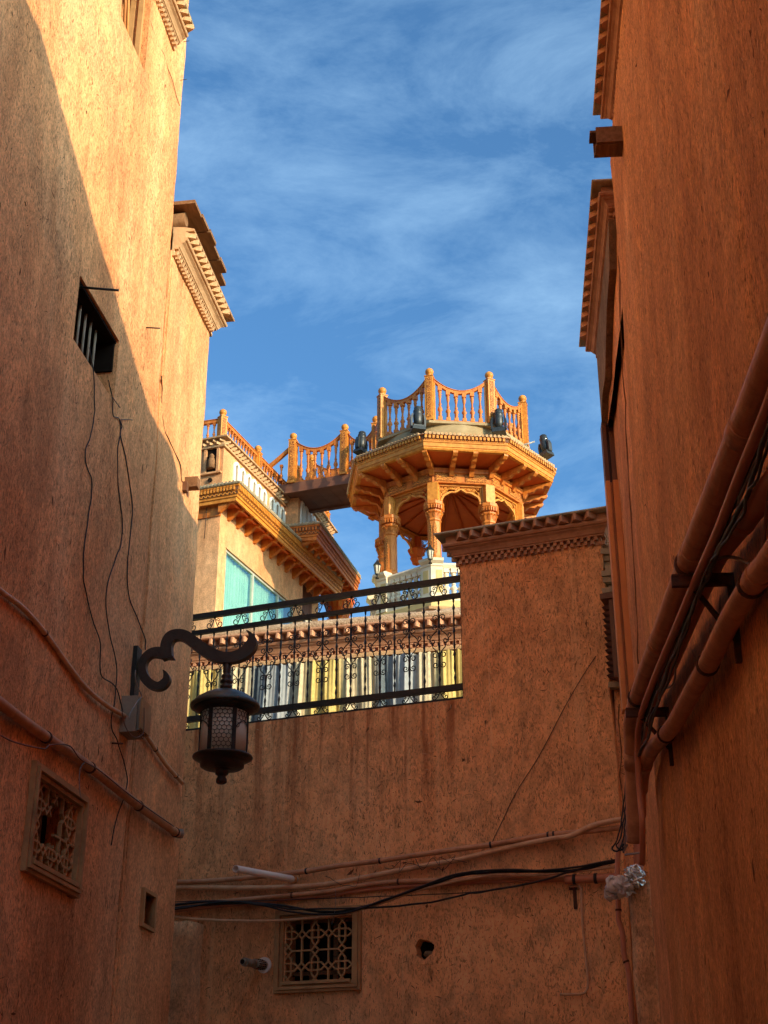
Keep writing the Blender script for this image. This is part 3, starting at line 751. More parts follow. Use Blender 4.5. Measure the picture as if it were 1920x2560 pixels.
# ------------------------------------------------------------ iron railing
rl = thing('iron_railing', 'black wrought-iron railing with twisted bars and scrolls on the cross wall', 'railing', CW.M(-.8, .10, 5.16))
yr = .10
rails = ((5.165, 5.197, .016), (5.262, 5.312, .02), (6.085, 6.125, .018), (6.235, 6.285, .022))
m0 = None
for a, b, h in rails:
    m = MB(TC); m.box(-2.35, .668, yr - h, yr + h, a, b); inst('rail', m.mesh('rail', M_iron, WM[rl.name].inverted()), rl, WM[rl.name])
m = MB(TC); m.box(.668, .690, yr - .02, yr + .02, 5.15, 6.33); m.build('post', M_iron, rl)
def twisted(h, w=.0075, turns=None):
    b = MB(); n = 26; V = []; Fc = []
    for i in range(n + 1):
        z = h * i / n; u = abs(math.sin(math.pi * z / .105)); r_ = w * (.75 + .75 * u ** 3); a = 2.1 * math.sin(2 * math.pi * z / .21)
        for k in range(4):
            q = a + math.pi / 2 * k + .78; V.append((r_ * math.cos(q) * (1.0 if k % 2 else 1.35), r_ * math.sin(q), z))
    for i in range(n):
        for k in range(4): k2 = (k + 1) % 4; Fc.append((i * 4 + k, i * 4 + k2, i * 4 + 4 + k2, i * 4 + 4 + k))
    b.add(V, Fc, False); return b.mesh('baluster', M_iron)
bal = twisted(6.085 - 5.312)
def spiral(cx, cz, r, a0, turns, dirn, r_end=.25, n=16):
    return [Vector((cx + r * (1 - (1 - r_end) * t / n) * math.cos(a0 + dirn * 2 * math.pi * turns * t / n), 0, cz + r * (1 - (1 - r_end) * t / n) * math.sin(a0 + dirn * 2 * math.pi * turns * t / n))) for t in range(n + 1)]
sc_ = MB(); w = .0048                            # main scroll group round a bar: two clusters and two S-scrolls
for cz in (.575, .235):
    for sx in (-1, 1):
        for q, (dz, rr_) in enumerate(((.042, .026), (-.042, .026))):
            up = 1 if q == 0 else -1
            c = (sx * (.030 + .004), cz + dz)
            a0 = math.pi if sx > 0 else 0
            pts = [Vector((sx * .004, 0, cz - up * .0))] + spiral(c[0], c[1], .028, a0 - sx * up * .5, 1.15, -sx * up, .28, 14)
            sc_.tube(pts, w, 5)
for sx in (-1, 1):
    for (za_, zb2) in ((.530, .405), (.280, .405)):
        pass
    p = [(sx * .006, 0, .532), (sx * .020, 0, .500), (sx * .060, 0, .462), (sx * .082, 0, .425)]
    e = spiral(sx * (.082 - .024), .408, .028, 0 if sx > 0 else math.pi, .95, -sx, .3, 12)
    sc_.tube(spline(p, 4) + e, w, 5)
    p = [(sx * .006, 0, .278), (sx * .020, 0, .312), (sx * .056, 0, .352), (sx * .066, 0, .392), (sx * .09, 0, .43)]
    e = spiral(sx * (.09 - .0), .452, .022, -math.pi / 2, .95, sx, .3, 12)
    sc_.tube(spline(p, 4) + e, w, 5)
scm = sc_.mesh('scroll', M_iron)
def heart(h):
    b = MB()
    for sx in (-1, 1):
        k = h / .12
        p = [(sx * .003, 0, h), (sx * .012, 0, h * .62), (sx * .034, 0, h * .18)]
        e = spiral(sx * .052, h * .34, .034 * k, -math.pi * .62 if sx > 0 else -math.pi * .38, .95, sx, .3, 14)
        b.tube(spline(p, 4) + e, w, 5)
        p2 = [(sx * .010, 0, h * .62), (sx * .022, 0, h * .8)]
        e2 = spiral(sx * .038, h * .70, .019 * k, math.pi * .8 if sx > 0 else math.pi * .2, 1.0, -sx, .3, 10)
        b.tube([Vector(q) for q in p2] + e2, w * .9, 5)
    return b.mesh('scroll', M_iron)
ht, hb = heart(.110), heart(.065)
s = .60; k = 0
while s > -2.3:
    inst('baluster', bal, rl, CW.M(s, yr, 5.312))
    if k % 2 == 1 or k == 0 and False:
        inst('scroll', scm, rl, CW.M(s, yr, 5.312)); inst('scroll', ht, rl, CW.M(s, yr, 6.125)); inst('scroll', hb, rl, CW.M(s, yr, 5.197))
    s -= .1355; k += 1

# ------------------------------------------------------------ the house with the big window
hs = thing('sunlit_house', 'sunlit ochre house with wide teal window, white niches and a carved orange eave', 'house', FM(HF))
TH_ = FM(HF)
wl0, wz1 = HF.px(566, 1372); wr0 = HF.px(735, 1500)[0]; zw0 = 11.0
zpar = HF.px(561, 1117)[1]                       # top of the upper wall
m = MB(TH_)
Ls = 4.35                                        # facade length of the first block
m.box(0, wl0, 0, .3, 8, zpar); m.box(wl0, wr0, 0, .3, wz1, zpar); m.box(wr0, Ls, 0, .3, 8, zpar); m.box(wl0, wr0, 0, .3, 8, zw0)
m.box(0, 6.0, .3, 6.0, 8, zpar); m.box(Ls, 6.0, .002, .3, 14.6, zpar)
m.build('wall', M_house, hs)
m = MB(TH_); m.box(.05, 5.9, .35, 5.9, zpar, zpar + .04); m.build('roof', M_roof, hs)
wf = MB(TH_)
mu = [HF.px(x, 1480)[0] for x in (634, 698)]
wf.box(wl0, wr0, .02, .08, wz1 - .05, wz1); wf.box(wl0, wl0 + .05, .02, .08, zw0, wz1 - .05); wf.box(wr0 - .05, wr0, .02, .08, zw0, wz1 - .05)
for q in mu: wf.box(q - .035, q + .035, .02, .08, zw0, wz1 - .05)
wf.box(mu[1] + .035, wr0 - .05, .03, .07, 12.35, 12.42)
wf = wf.build('window', simple('grey_green_frame', (.34, .37, .32), (.44, .47, .40), 6, .5), hs)
for a, b in ((wl0 + .05, mu[0] - .035), (mu[0] + .035, mu[1] - .035), (mu[1] + .035, wr0 - .05)):
    m = MB(TH_); m.box(a, b, .045, .053, zw0, wz1 - .05); m.build('pane', M_glass, wf)
m = MB(TH_); V = []; Fc = []; n = 260
for i in range(n + 1):
    s = wl0 + (wr0 - .35 - wl0) * i / n; y = .15 + .04 * math.sin(s * 46 + 2 * nv(s * 2, 0, 1)) + .012 * math.sin(s * 103)
    V += [(s, y, zw0), (s, y, wz1 - .02)]
for i in range(n): Fc.append((2 * i, 2 * i + 2, 2 * i + 3, 2 * i + 1))
m.add(V, Fc, True); m.build('drape', M_sheer, hs)
m = MB(TH_); m.box(wl0, wr0, .26, .29, zw0, wz1); m.build('room_back', M_niche, hs)
m = MB(TH_); m.box(wl0 - .03, wr0 + .03, -.02, .0, wz1, wz1 + .035); m.build('lintel_edge', M_brick_lit, hs)

def house_parapet(F, T, root, s0, s1, z, end=True, seed=1, mat=M_brick_lit):
    """Toothed brick band and slab under the roof balustrade."""
    path = [(s0, 4.0), (s0, 0), (s1, 0)] if end else [(s0, 0), (s1, 0)]
    if end == 2: path = [(s0, 0), (s1, 0), (s1, 1.5)]
    m = MB(T); m.sweep(path, [(-.02, z - .02), (.05, z - .02), (.06, z + .015), (.02, z + .02), (.02, z + .16), (.13, z + .165), (.14, z + .195), (-.02, z + .205)]); m.build('parapet_band', mat, root)
    me = tooth_mesh(mat, .058, .085, .055)
    for a, d, n, L in edges(path):
        if abs(d.x) < .5: L = min(L, 1.6); a = a if end == 2 else Vector(path[1]) - d * L
        k = max(1, int(L / .15)); q = L / k
        for row in (0, 1):
            for i in range(k):
                c = a + d * (q * (i + .5 * row + .25)) + n * .02
                inst('brick', me, root, T @ Matrix.Translation((c.x, c.y, z + .032 + row * .068)) @ Matrix.Rotation(math.atan2(d.y, d.x), 4, 'Z'))
# turned balusters, posts and knobs shared by house, bridge and pavilion
def turned(h, r_=.034, n=10, square=True):
    b = MB(); k = h
    pr = [(.75, .10), (.5, .12), (.9, .15), (.5, .18), (.95, .21), (.5, .235), (1.25, .31), (.95, .37), (.45, .43), (.8, .46), (.5, .50), (.42, .60), (.75, .70), (.5, .72), (.95, .75), (.55, .78), (.9, .82), (.6, .86)]
    b.lathe([(r_ * a, k * z) for a, z in pr], n)
    b.box(-r_ * .95, r_ * .95, -r_ * .95, r_ * .95, 0, k * .10); b.box(-r_ * .95, r_ * .95, -r_ * .95, r_ * .95, k * .86, k)
    return b
def knob(mat, r_):
    b = MB(); b.lathe([(r_ * .55, 0), (r_ * .7, r_ * .12), (r_ * .4, r_ * .35), (r_ * .85, r_ * .75), (r_, r_ * 1.25), (r_ * .85, r_ * 1.75), (r_ * .45, r_ * 2.1), (r_ * .2, r_ * 2.2), (0, r_ * 2.3)], 14)
    return b.mesh('knob', mat)
def post_mesh(h, w_, mat_name='post'):
    b = MB(); b.box(-w_, w_, -w_, w_, 0, h); b.box(-w_ - .012, w_ + .012, -w_ - .012, w_ + .012, h, h + .02); b.box(-w_ - .008, w_ + .008, -w_ - .008, w_ + .008, 0, .05)
    return b.mesh('post', M_gold)
def panel_mesh(h, w_):
    b = MB(); b.box(-w_ * .55, w_ * .55, -.006, .006, .07, h - .04)
    return b.mesh('carved_panel', M_carve_f)
def balustrade(root, T, path, z, h, w_, sag, nb, closed=False, br=.044, kr=.088, postset=None, skip=()):
    """Posts with knobs at the path's corners, turned balusters and a sagging handrail between them."""
    pm, km, pn = post_mesh(h, w_), knob(M_gold, kr), panel_mesh(h, w_)
    P = [Vector(p) for p in path]; n = len(P)
    for i in range(n):
        if postset is not None and i not in postset: continue
        if closed or 0 < i < n - 1:
            t = (P[(i + 1) % n] - P[i - 1]).normalized()
        else: t = (P[1] - P[0]).normalized() if i == 0 else (P[-1] - P[-2]).normalized()
        M = T @ Matrix.Translation((P[i].x, P[i].y, z)) @ Matrix.Rotation(math.atan2(t.y, t.x), 4, 'Z')
        po = inst('post', pm, root, M)
        inst('knob', km, po, M @ Matrix.Translation((0, 0, h + .02)))
        for q in (0, 2):
            inst('carved_panel', pn, po, M @ Matrix.Rotation(q * math.pi / 2, 4, 'Z') @ Matrix.Translation((0, -w_ - .004, 0)))
    cache = {}
    for i in range(n if closed else n - 1):
        if i in skip: continue
        a, b = P[i], P[(i + 1) % n]; d = (b - a); L = d.length; d /= L; rz = math.atan2(d.y, d.x)
        X = T @ Matrix.Translation((a.x, a.y, z)) @ Matrix.Rotation(rz, 4, 'Z')
        k = nb[i % len(nb)]; ztop = lambda t: (h - .04) - sag * (1 - (2 * t - 1) ** 2)
        m = MB(X); A = []; B = []
        for j in range(17):
            t = j / 16; x = w_ + (L - 2 * w_) * t; A.append((x, ztop(t))); B.append((x, ztop(t) - .07))
        m.strip(B, A, -.035, .035); A2 = [(x, z_ + .012) for x, z_ in A]; m.strip(A, A2, -.05, .05); m.build('handrail', M_wood, root)
        m = MB(X); m.box(w_, L - w_, -.04, .04, -.01, .035); m.build('bottom_rail', M_wood, root)
        for e in (w_ + .002, L - w_ - .032):
            m = MB(X); m.box(e, e + .03, -.03, .03, .035, ztop(0 if e < L / 2 else 1) - .08); m.build('stile', M_gold, root)
        for j in range(k):
            t = (j + .5) / k * .92 + .04; hh = round((ztop(t) - .065 - .035) * 25) / 25 + .01
            if hh not in cache: cache[hh] = turned(hh, br).mesh('baluster', M_wood)
            inst('baluster', cache[hh], root, X @ Matrix.Translation((w_ + (L - 2 * w_) * t, 0, .035)))
house_parapet(HF, TH_, hs, -.02, 4.75, zpar, True)
balustrade(hs, TH_, [(-1.2 * .0, 3.2), (-.0, 1.2), (.06, .10), (1.86, .10), (3.66, .10)], zpar + .2, .55, .075, .0, [12, 6, 11, 11], postset={0, 2, 3, 4}, br=.03, kr=.085)

def arch_niche(F, T, root, s, z0, w_, h, mat_f=M_nichew, fr=.065, proud=.035, name='niche', face_end=False, open_=False):
    def outline(hw, hh, base):
        pts = [(-hw, base)] ; n = 7
        zs = hh - hw * 1.05
        L_ = [(-hw, base), (-hw, zs)] + [(-hw + hw * (1 - math.cos(math.pi / 2 * i / n)) , zs + hw * 1.05 * math.sin(math.pi / 2 * i / n) ** .9) for i in range(1, n)] + [(0, hh + hw * .12)]
        return L_ + [(-x, z) for x, z in L_[-2::-1]]
    X = T @ (Matrix.Translation((s, 0, z0)) if not face_end else Matrix.Translation((0, s, z0)) @ Matrix.Rotation(-math.pi / 2, 4, 'Z'))
    m = MB(X); m.strip(outline(w_ / 2 - fr, h - fr, 0), outline(w_ / 2, h, 0), -proud, .0); fo = m.build(name, mat_f, root)
    o = outline(w_ / 2 - fr, h - fr, 0); m = MB(X); m.prism(o, -.006, -.002); m.build('recess', M_niche if not open_ else M_dark, fo)  # flat plate on the wall, its dark colour painted in for a shaded hollow
    return fo
for x, y in ((591, 1201), (606, 1222), (621, 1240), (634, 1258), (647, 1273), (659, 1288), (679, 1312), (692, 1327), (704, 1340), (715, 1352), (726, 1364), (735, 1374)):
    s_, z_ = HF.px(x - 2, y - 14)
    arch_niche(HF, TH_, hs, s_, zpar - .88, .27, .78)
# end face: a tall arched opening with a bell-shaped lantern inside, and an eye-bolt
X_ = .0
def end_px(px, py):                              # point on the end face of the house (plane s = 0): depth, height
    Fe = Frame(HF.o.x, HF.o.y, *(HF.n * -1)); a, z = Fe.px(px, py); return -a, z
d_, z_ = end_px(529, 1180)
arch_niche(HF, TH_, hs, d_, z_ - .02, .36, .72, M_house, .06, .05, 'arched_opening', True, True)
m = MB(TH_ @ Matrix.Translation((-.03, d_, z_ + .0))); m.lathe([(.09, .06), (.085, .25), (.05, .34), (.07, .36), (.02, .42)], 10); m.build('small_bell', M_oldwood, hs)
m = MB(TH_); m.box(-.07, .0, d_ - .24, d_ + .24, z_ - .07, z_ - .03); m.build('sill', M_house, hs)
d2, z2 = end_px(526, 1201)
m = MB(TH_); m.tube([(-.035, d2, z2), (.0, d2, z2)], .05, 10); m.build('socket', M_dark, hs)
m = MB(TH_); m.tube([(-.05, d2, z2 - .03), (-.06, d2 + .02, z2 - .9), (-.12, d2, z2 - 1.4)], .008, 5); m.build('wire', M_cable, hs)

def timber_eave(F, T, root, s0, s1, zt, out, near_end=True, nbr=12, mat_lo=M_gold, ret=True, seed=1):
    """Carved timber eave: tile edge, dentils, carved fascia and a soffit carried by scroll brackets."""
    path = [(s0, .9 if ret else .02), (s0, -out), (s1, -out)] if near_end else [(s0, -out), (s1, -out)]
    pr = [(-.10, zt - .40), (-.06, zt - .40), (-.055, zt - .33), (-.03, zt - .32), (-.03, zt - .28), (-.015, zt - .27), (-.015, zt - .20), (.0, zt - .19), (.0, zt - .10), (.02, zt - .095), (.03, zt - .06), (-.10, zt - .06)]
    m = MB(T); m.sweep(path, pr); m.build('fascia', mat_lo, root)
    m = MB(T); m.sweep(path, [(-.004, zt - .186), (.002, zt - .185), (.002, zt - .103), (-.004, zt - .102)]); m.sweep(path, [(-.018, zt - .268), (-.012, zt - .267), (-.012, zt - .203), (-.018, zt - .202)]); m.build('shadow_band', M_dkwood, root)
    m = MB(T); m.sweep(path, [(-.2, zt - .058), (.05, zt - .058), (.06, zt - .03), (.03, zt), (-.2, zt + .015)]); m.build('eave_top', M_stone, root)
    a_, b_, c_ = MB(T), MB(T), MB(T)
    for a, d, n, L in edges(path):
        rz = math.atan2(d.y, d.x)
        for i in range(int(L / .075)):
            c = a + d * (.075 * (i + .5)); X = Matrix.Translation((c.x, c.y, zt)) @ Matrix.Rotation(rz, 4, 'Z')
            a_.box(-.02, .02, -.035, .0, -.185, -.11, X); a_.box(-.016, .018, -.03, -.0, -.10, -.065, X)
        for i in range(int(L / .05)):
            c = a + d * (.05 * (i + .5)) - n * .015; X = Matrix.Translation((c.x, c.y, zt - .235)) @ Matrix.Rotation(rz, 4, 'Z') @ Matrix.Rotation(.7 if i % 2 else -.7, 4, 'Y')
            b_.box(-.01, .01, -.016, 0, -.034, .034, X)
        for i in range(int(L / .085)):
            c = a + d * (.085 * (i + .5)) + n * .05; X = Matrix.Translation((c.x, c.y, zt - .02)) @ Matrix.Rotation(rz, 4, 'Z')
            c_.tube([(0, -.02, 0), (0, .2, .03)], .03, 6, True, X)
    tag(a_.build('dentil_course', mat_lo, root), kind='stuff'); tag(b_.build('braid_moulding', mat_lo, root), kind='stuff'); tag(c_.build('eave_tiles', M_stone, root), kind='stuff')
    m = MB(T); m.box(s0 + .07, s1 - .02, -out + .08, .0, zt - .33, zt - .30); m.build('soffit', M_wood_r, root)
    bk = MB()
    pts = [(0, 0), (out - .12, 0), (out - .12, -.05), (out - .17, -.09), (out - .25, -.07), (out - .32, -.13), (out * .35, -.14), (.10, -.19), (.04, -.24), (0, -.25)]
    Xb = Matrix.Rotation(-math.pi / 2, 4, 'Z')
    bk.prism([(x, z) for x, z in pts][::-1], -.045, .045, Xb); bk = bk.mesh('bracket', M_wood)
    for i in range(nbr):
        s_ = s0 + .16 + (s1 - s0 - .3) * i / (nbr - 1)
        inst('bracket', bk, root, T @ Matrix.Translation((s_, 0, zt - .33)))
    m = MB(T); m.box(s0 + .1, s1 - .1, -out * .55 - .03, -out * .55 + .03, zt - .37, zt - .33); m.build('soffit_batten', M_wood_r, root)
out1 = .50
sE, zE = HF.px(596, 1203, -out1)
timber_eave(HF, TH_, hs, sE, 5.6, zE, out1, True, 14)
# lower mouldings on the end face
m = MB(TH_); m.sweep([(-.0, 4.0), (0, .0)], [(-.02, zE - .62), (.03, zE - .62), (.04, zE - .40), (.09, zE - .38), (.09, zE - .30), (.13, zE - .28), (.16, zE - .18), (-.02, zE - .16)]); m.build('string_course', M_wood, hs)
m = MB(TH_)
for i in range(44): m.box(-.125, -.09, .05 + i * .085, .10 + i * .085, zE - .37, zE - .31)
tag(m.build('dentil_course', M_gold, hs), kind='stuff')
m = MB(TH_)
for i in range(12): m.box(Ls + .15 + i * .0, Ls + .2, .0, .0 + .01, 0, .01)
# second block
hg = thing('loggia_block', 'farther block of the ochre house, its eave shaded, loggia corner capital below', 'house', FM(HG))
TG = FM(HG); oG = .62
zG = HG.px(797, 1305, -oG)[1]; sG0 = HG.px(797, 1305, -oG)[0]; sG1 = HG.px(898, 1442, -oG)[0]
zP = HG.px(866, 1396)[1]
m = MB(TG); m.box(sG0 + .35, sG1 - .45, 0, 2.6, zG - .30, zP); m.build('wall', M_house, hg)
m = MB(TG); m.box(sG1 - 1.0, sG1 - .45, .9, 2.6, 8, zG - .30); m.build('back_wall', M_house, hg)
timber_eave(HG, TG, hg, sG0, sG1, zG, oG, True, 10, M_wood)
house_parapet(HG, TG, hg, sG0 + .33, sG1 - .40, zP, 2)
balustrade(hg, TG, [(sG0 + .5, .1), (sG0 + 2.0, .10), (sG1 - .5, .10)], zP + .2, .42, .07, .0, [10, 9], postset={0, 2}, br=.03, kr=.075)
for i in range(9):
    s_ = sG0 + .62 + i * .30
    if s_ < sG1 - .55: arch_niche(HG, TG, hg, s_, zG + .03, .24, zP - zG - .12)
m = MB(TG); m.box(sG0 + .4, sG1 - .35, -.12, .12, zG - .62, zG - .36); m.build('beam', M_wood, hg)
m = MB(TG); m.box(sG0 + .4, sG1 - .35, -.15, -.10, zG - .56, zG - .42); m.build('carved_beam_face', M_carve, hg)
m = MB(TG); m.box(sG0 + .3, sG1 - .6, .4, 2.4, zG - 1.3, zG - .6); m.build('loggia_interior', M_dkwood, hg)
# carved corner capital: leaves in tiers flaring upwards
cx_, cz_ = HG.px(846, 1568, 0.0)
zt_ = HG.px(846, 1478, 0.0)[1]; H_ = zt_ - cz_
m = MB(TG @ Matrix.Translation((cx_, 0, cz_))); m.lathe([(.2, -2.5), (.2, -.1), (.22, 0), (.21, .1 * H_), (.27, .4 * H_), (.36, .62 * H_), (.41, .70 * H_), (.32, .72 * H_), (.44, .98 * H_), (.40, H_)], 16); m.build('capital_core', M_wood_r, hg)
lf = MB(); lf.add([(-.035, 0, 0), (.035, 0, 0), (-.045, -.035, .12), (.045, -.035, .12), (0, -.085, .17), (0, -.01, .10)], [(0, 1, 3, 2), (2, 3, 4), (0, 2, 5), (1, 5, 3), (2, 4, 5), (3, 5, 4)])
lf = lf.mesh('carved_leaf', M_wood)
for tier, (rr_, zz, n_) in enumerate(((.22, .05, 12), (.25, .24, 14), (.32, .46, 16), (.34, .72, 16), (.38, .84, 16))):
    for i in range(n_):
        a = 2 * math.pi * (i + .5 * (tier % 2)) / n_
        inst('carved_leaf', lf, hg, TG @ Matrix.Translation((cx_, 0, cz_)) @ Matrix.Rotation(a, 4, 'Z') @ Matrix.Translation((0, -rr_, zz * H_)))
m = MB(TG @ Matrix.Translation((cx_, 0, cz_))); m.box(-.44, .44, -.44, .44, H_, H_ + .10); m.build('abacus', M_wood, hg)

# ------------------------------------------------------------ pavilion on its tower
GC = Vector((1.459, 28.0)); ROT = -.283
def octo(Rr, n=8): return [(GC.x + Rr * math.sin(ROT + k * math.pi / 4), GC.y - Rr * math.cos(ROT + k * math.pi / 4)) for k in range(n)]
I4 = Matrix.Identity(4)
tb = thing('tower_base', 'cream and yellow stone octagonal base with white balustrade under the orange pavilion', 'tower', Matrix.Translation((GC.x, GC.y, 0)))
m = MB(); m.sweep(octo(1.78), [(0, 0), (0, 11.62)], True); m.build('shaft', M_house, tb)
m = MB(); m.sweep(octo(1.86), [(-.2, 11.55), (.06, 11.55), (.10, 11.62), (.05, 11.64), (.05, 11.72), (.16, 11.75), (.18, 11.80), (-.3, 11.84)], True); m.build('tile_band', M_brick_lit, tb)
me = tooth_mesh(M_brick_lit, .06, .09, .055)
for a, d, n, L in edges(octo(1.86), True):
    k = int(L / .16); q = L / k
    for i in range(k):
        c = a + d * (q * (i + .5)) + n * .10
        inst('brick', me, tb, Matrix.Translation((c.x, c.y, 11.69)) @ Matrix.Rotation(math.atan2(d.y, d.x), 4, 'Z'))
m = MB(); m.sweep(octo(1.80), [(-.6, 11.845), (.06, 11.845), (.06, 11.99), (.03, 12.02), (-.6, 12.03)], True); m.build('plinth', M_yellow, tb)
m = MB(); m.add([(*p, 12.0) for p in octo(1.7)], [list(range(8))]); m.build('deck', M_roof, tb)
m = MB(); m.sweep(octo(1.70), [(-.05, 12.74), (.06, 12.74), (.09, 12.80), (.04, 12.86), (-.05, 12.86)], True); m.build('top_rail', M_white, tb)
m = MB(); m.sweep(octo(1.70), [(-.05, 12.03), (.06, 12.03), (.06, 12.12), (-.05, 12.12)], True); m.build('foot_rail', M_white, tb)
wb = turned(.62, .062, 12)
wb = wb.mesh('baluster', M_white)
OC = [Vector(p) for p in octo(1.70)]
for k in range(8):
    c = OC[k]; e0 = (c - OC[k - 1]).normalized(); e1 = (OC[(k + 1) % 8] - c).normalized()
    pth = [c - e0 * .20, c, c + e1 * .20]
    m = MB(); m.sweep(pth, [(-.24, 12.035), (.14, 12.035), (.14, 12.10), (.12, 12.11), (.12, 12.74), (.14, 12.76), (.14, 12.80), (.20, 12.85), (.21, 12.90), (.15, 12.93), (-.24, 12.955)])
    po = m.build('pedestal', M_white, tb)
    for p0, e in ((c - e0 * .185, e0), (c + e1 * .015 + Vector((0, 0)), e1)):
        rz = math.atan2(e.y, e.x); nn = Vector((e.y, -e.x)); q = p0 + nn * .1215
        m = MB(Matrix.Translation((q.x, q.y, 0)) @ Matrix.Rotation(rz, 4, 'Z')); m.box(.035, .165, -.004, .0, 12.18, 12.67); m.build('inset_panel', M_yellow, po)
for a, d, n, L in edges(octo(1.70), True):
    for i in range(6):
        c = a + d * (L * (.5 + (i - 2.5) * .115))
        inst('baluster', wb, tb, Matrix.Translation((c.x, c.y, 12.12)) @ Matrix.Rotation(math.atan2(d.y, d.x), 4, 'Z'))

pv = thing('carved_pavilion', 'octagonal orange timber pavilion with carved columns, cusped arches and wide bracketed eave', 'pavilion', Matrix.Translation((GC.x, GC.y, 12.03)))
RC = 1.506
def colrow(k): 
    x, y = octo(RC)[k]; return Matrix.Translation((x, y, 0)) @ Matrix.Rotation(ROT + k * math.pi / 4, 4, 'Z')
shaft = MB(); shaft.lathe([(.17, 12.93), (.17, 13.02), (.145, 13.05), (.135, 13.88)], 8, None, False, math.pi / 8); 
shaft = shaft.mesh('shaft', M_wood)
cap = MB()
cap.lathe([(.135, 13.84), (.155, 13.86), (.155, 13.89), (.138, 13.91), (.140, 13.97), (.155, 14.02), (.178, 14.06), (.178, 14.085), (.155, 14.10), (.165, 14.15), (.200, 14.20), (.215, 14.215), (.215, 14.285), (.19, 14.30), (.10, 14.33)], 8, None, False, math.pi / 8)
for i in range(8):
    X = Matrix.Rotation(i * math.pi / 4, 4, 'Z')
    for q in (-.04, .04): cap.add([(q - .026, -.130, 13.92), (q + .026, -.130, 13.92), (q - .03, -.160, 14.01), (q + .03, -.160, 14.01), (q, -.198, 14.045), (q, -.13, 14.06)], [(0, 1, 3, 2), (2, 3, 4), (2, 4, 5), (3, 5, 4), (0, 2, 5), (1, 5, 3)], False, X)
    cap.box(-.07, -.045, -.205, -.15, 14.11, 14.195, X); cap.box(-.0125, .0125, -.205, -.15, 14.11, 14.195, X); cap.box(.045, .07, -.205, -.15, 14.11, 14.195, X)
cap = cap.mesh('capital', M_wood)
pst = MB(); pst.box(-.11, .11, -.10, .10, 14.33, 14.74); pst = pst.mesh('post', M_gold)
pnl = MB(); pnl.prism([(-.033, 13.12), (0, 13.05), (.033, 13.12), (.033, 13.72), (0, 13.82), (-.033, 13.72)], -.006, .006); pnl = pnl.mesh('carved_panel', M_carve_f)
pend = MB(); pend.lathe([(0, 14.05), (.10, 14.10), (.10, 14.13), (.15, 14.22), (.13, 14.26), (.20, 14.40), (.2, 14.44), (.12, 14.5), (.12, 14.74)], 8, None, False, math.pi / 8); pend = pend.mesh('pendant', M_wood_r)
for k in range(8):
    X = colrow(k)
    if k in (4, 5): inst('pendant', pend, pv, X); continue
    inst('post', pst, pv, X)
    c_ = inst('shaft', shaft, pv, X); inst('capital', cap, pv, X)
    for a in (-1, 1): inst('carved_panel', pnl, c_, X @ Matrix.Rotation(a * math.pi / 8, 4, 'Z') @ Matrix.Translation((0, -.133, 0)))
# cusped arch spandrels with pierced scrollwork
Lb = 2 * RC * math.sin(math.pi / 8); hw = Lb / 2 - .10
ow = hw - .085                                   # half width of the opening
arch = [(-ow - .03, 14.30), (-ow + .01, 14.325), (-ow - .012, 14.355)]
for i in range(22):
    t = i / 21; a = t * math.pi / 2
    x = ow * math.cos(a) ** 1.05; z = 14.36 + .20 * math.sin(a) ** .85 + .045 * max(0, (t - .75) / .25) ** 1.5
    c = .030 * abs(math.sin(t * math.pi * 2.5)); arch.append((-max(0, x - c * math.cos(a) * .6), z + c * .8))
full = arch + [(-x, z) for x, z in arch[-2::-1]]
sp = MB()
offs = [(x * 1.06 + (-.012 if x < 0 else .012), z + .028) for x, z in full]
sp.strip(full, offs, -.028, .028)
sp.box(-hw, hw, -.03, .03, 14.70, 14.745); sp.box(-hw, -hw + .025, -.03, .03, 14.30, 14.70); sp.box(hw - .025, hw, -.03, .03, 14.30, 14.70)
r2 = random.Random(4)
for sx in (-1, 1):
    for i in range(26):
        for _ in range(40):
            x = r2.uniform(.02, hw - .03); z = r2.uniform(14.36, 14.69)
            t = min(range(len(arch)), key=lambda q: abs(-arch[q][0] - x))
            if z > arch[t][1] + .045 or x > ow + .04: break
        sp.tube([Vector((sx * p.x, 0, p.z)) for p in spiral(x, z, .036, r2.uniform(0, 6), 1.2, 1, .25, 10)], .0085, 4)
    sp.tube([(sx * hw * .97, 0, 14.36), (sx * hw * .88, 0, 14.52), (sx * hw * .66, 0, 14.63), (sx * hw * .3, 0, 14.665), (sx * .02, 0, 14.69)], .011, 5)
sp = sp.mesh('arch_spandrel', M_gold)
spd = bpy.data.meshes.new('arch_spandrel')
for k in range(8):
    a = Vector(octo(RC)[k]); b = Vector(octo(RC)[(k + 1) % 8]); c = (a + b) / 2; d = b - a
    inst('arch_spandrel', sp, pv, Matrix.Translation((c.x, c.y, 0)) @ Matrix.Rotation(math.atan2(d.y, d.x), 4, 'Z'))
# frieze, soffit, brackets
m = MB(); m.sweep(octo(RC), [(-.12, 14.742), (.10, 14.742), (.11, 14.77), (.085, 14.775), (.085, 14.96), (.12, 14.975), (.13, 15.02), (.15, 15.06), (-.12, 15.06)], True); m.build('frieze', M_wood, pv)
fp = MB(); fp.box(-.22, .22, -.018, .0, 14.79, 14.945); fp.box(-.235, .235, -.010, -.0, 14.78, 14.955); fp = fp.mesh('carved_panel', M_carve_f)
for a, d, n, L in edges(octo(RC), True):
    for t in (.22, .78):
        c = a + d * (L * t) + n * .088
        inst('carved_panel', fp, pv, Matrix.Translation((c.x, c.y, 0)) @ Matrix.Rotation(math.atan2(d.y, d.x), 4, 'Z'))
RE, ZE = 2.30, 15.54
ci = math.cos(math.pi / 8)
V = [(*p, 15.10) for p in octo(1.3)] + [(*p, 15.19) for p in octo(RE - .08)] + [(*p, 15.13) for p in octo(1.3)] + [(*p, 15.22) for p in octo(RE - .08)]
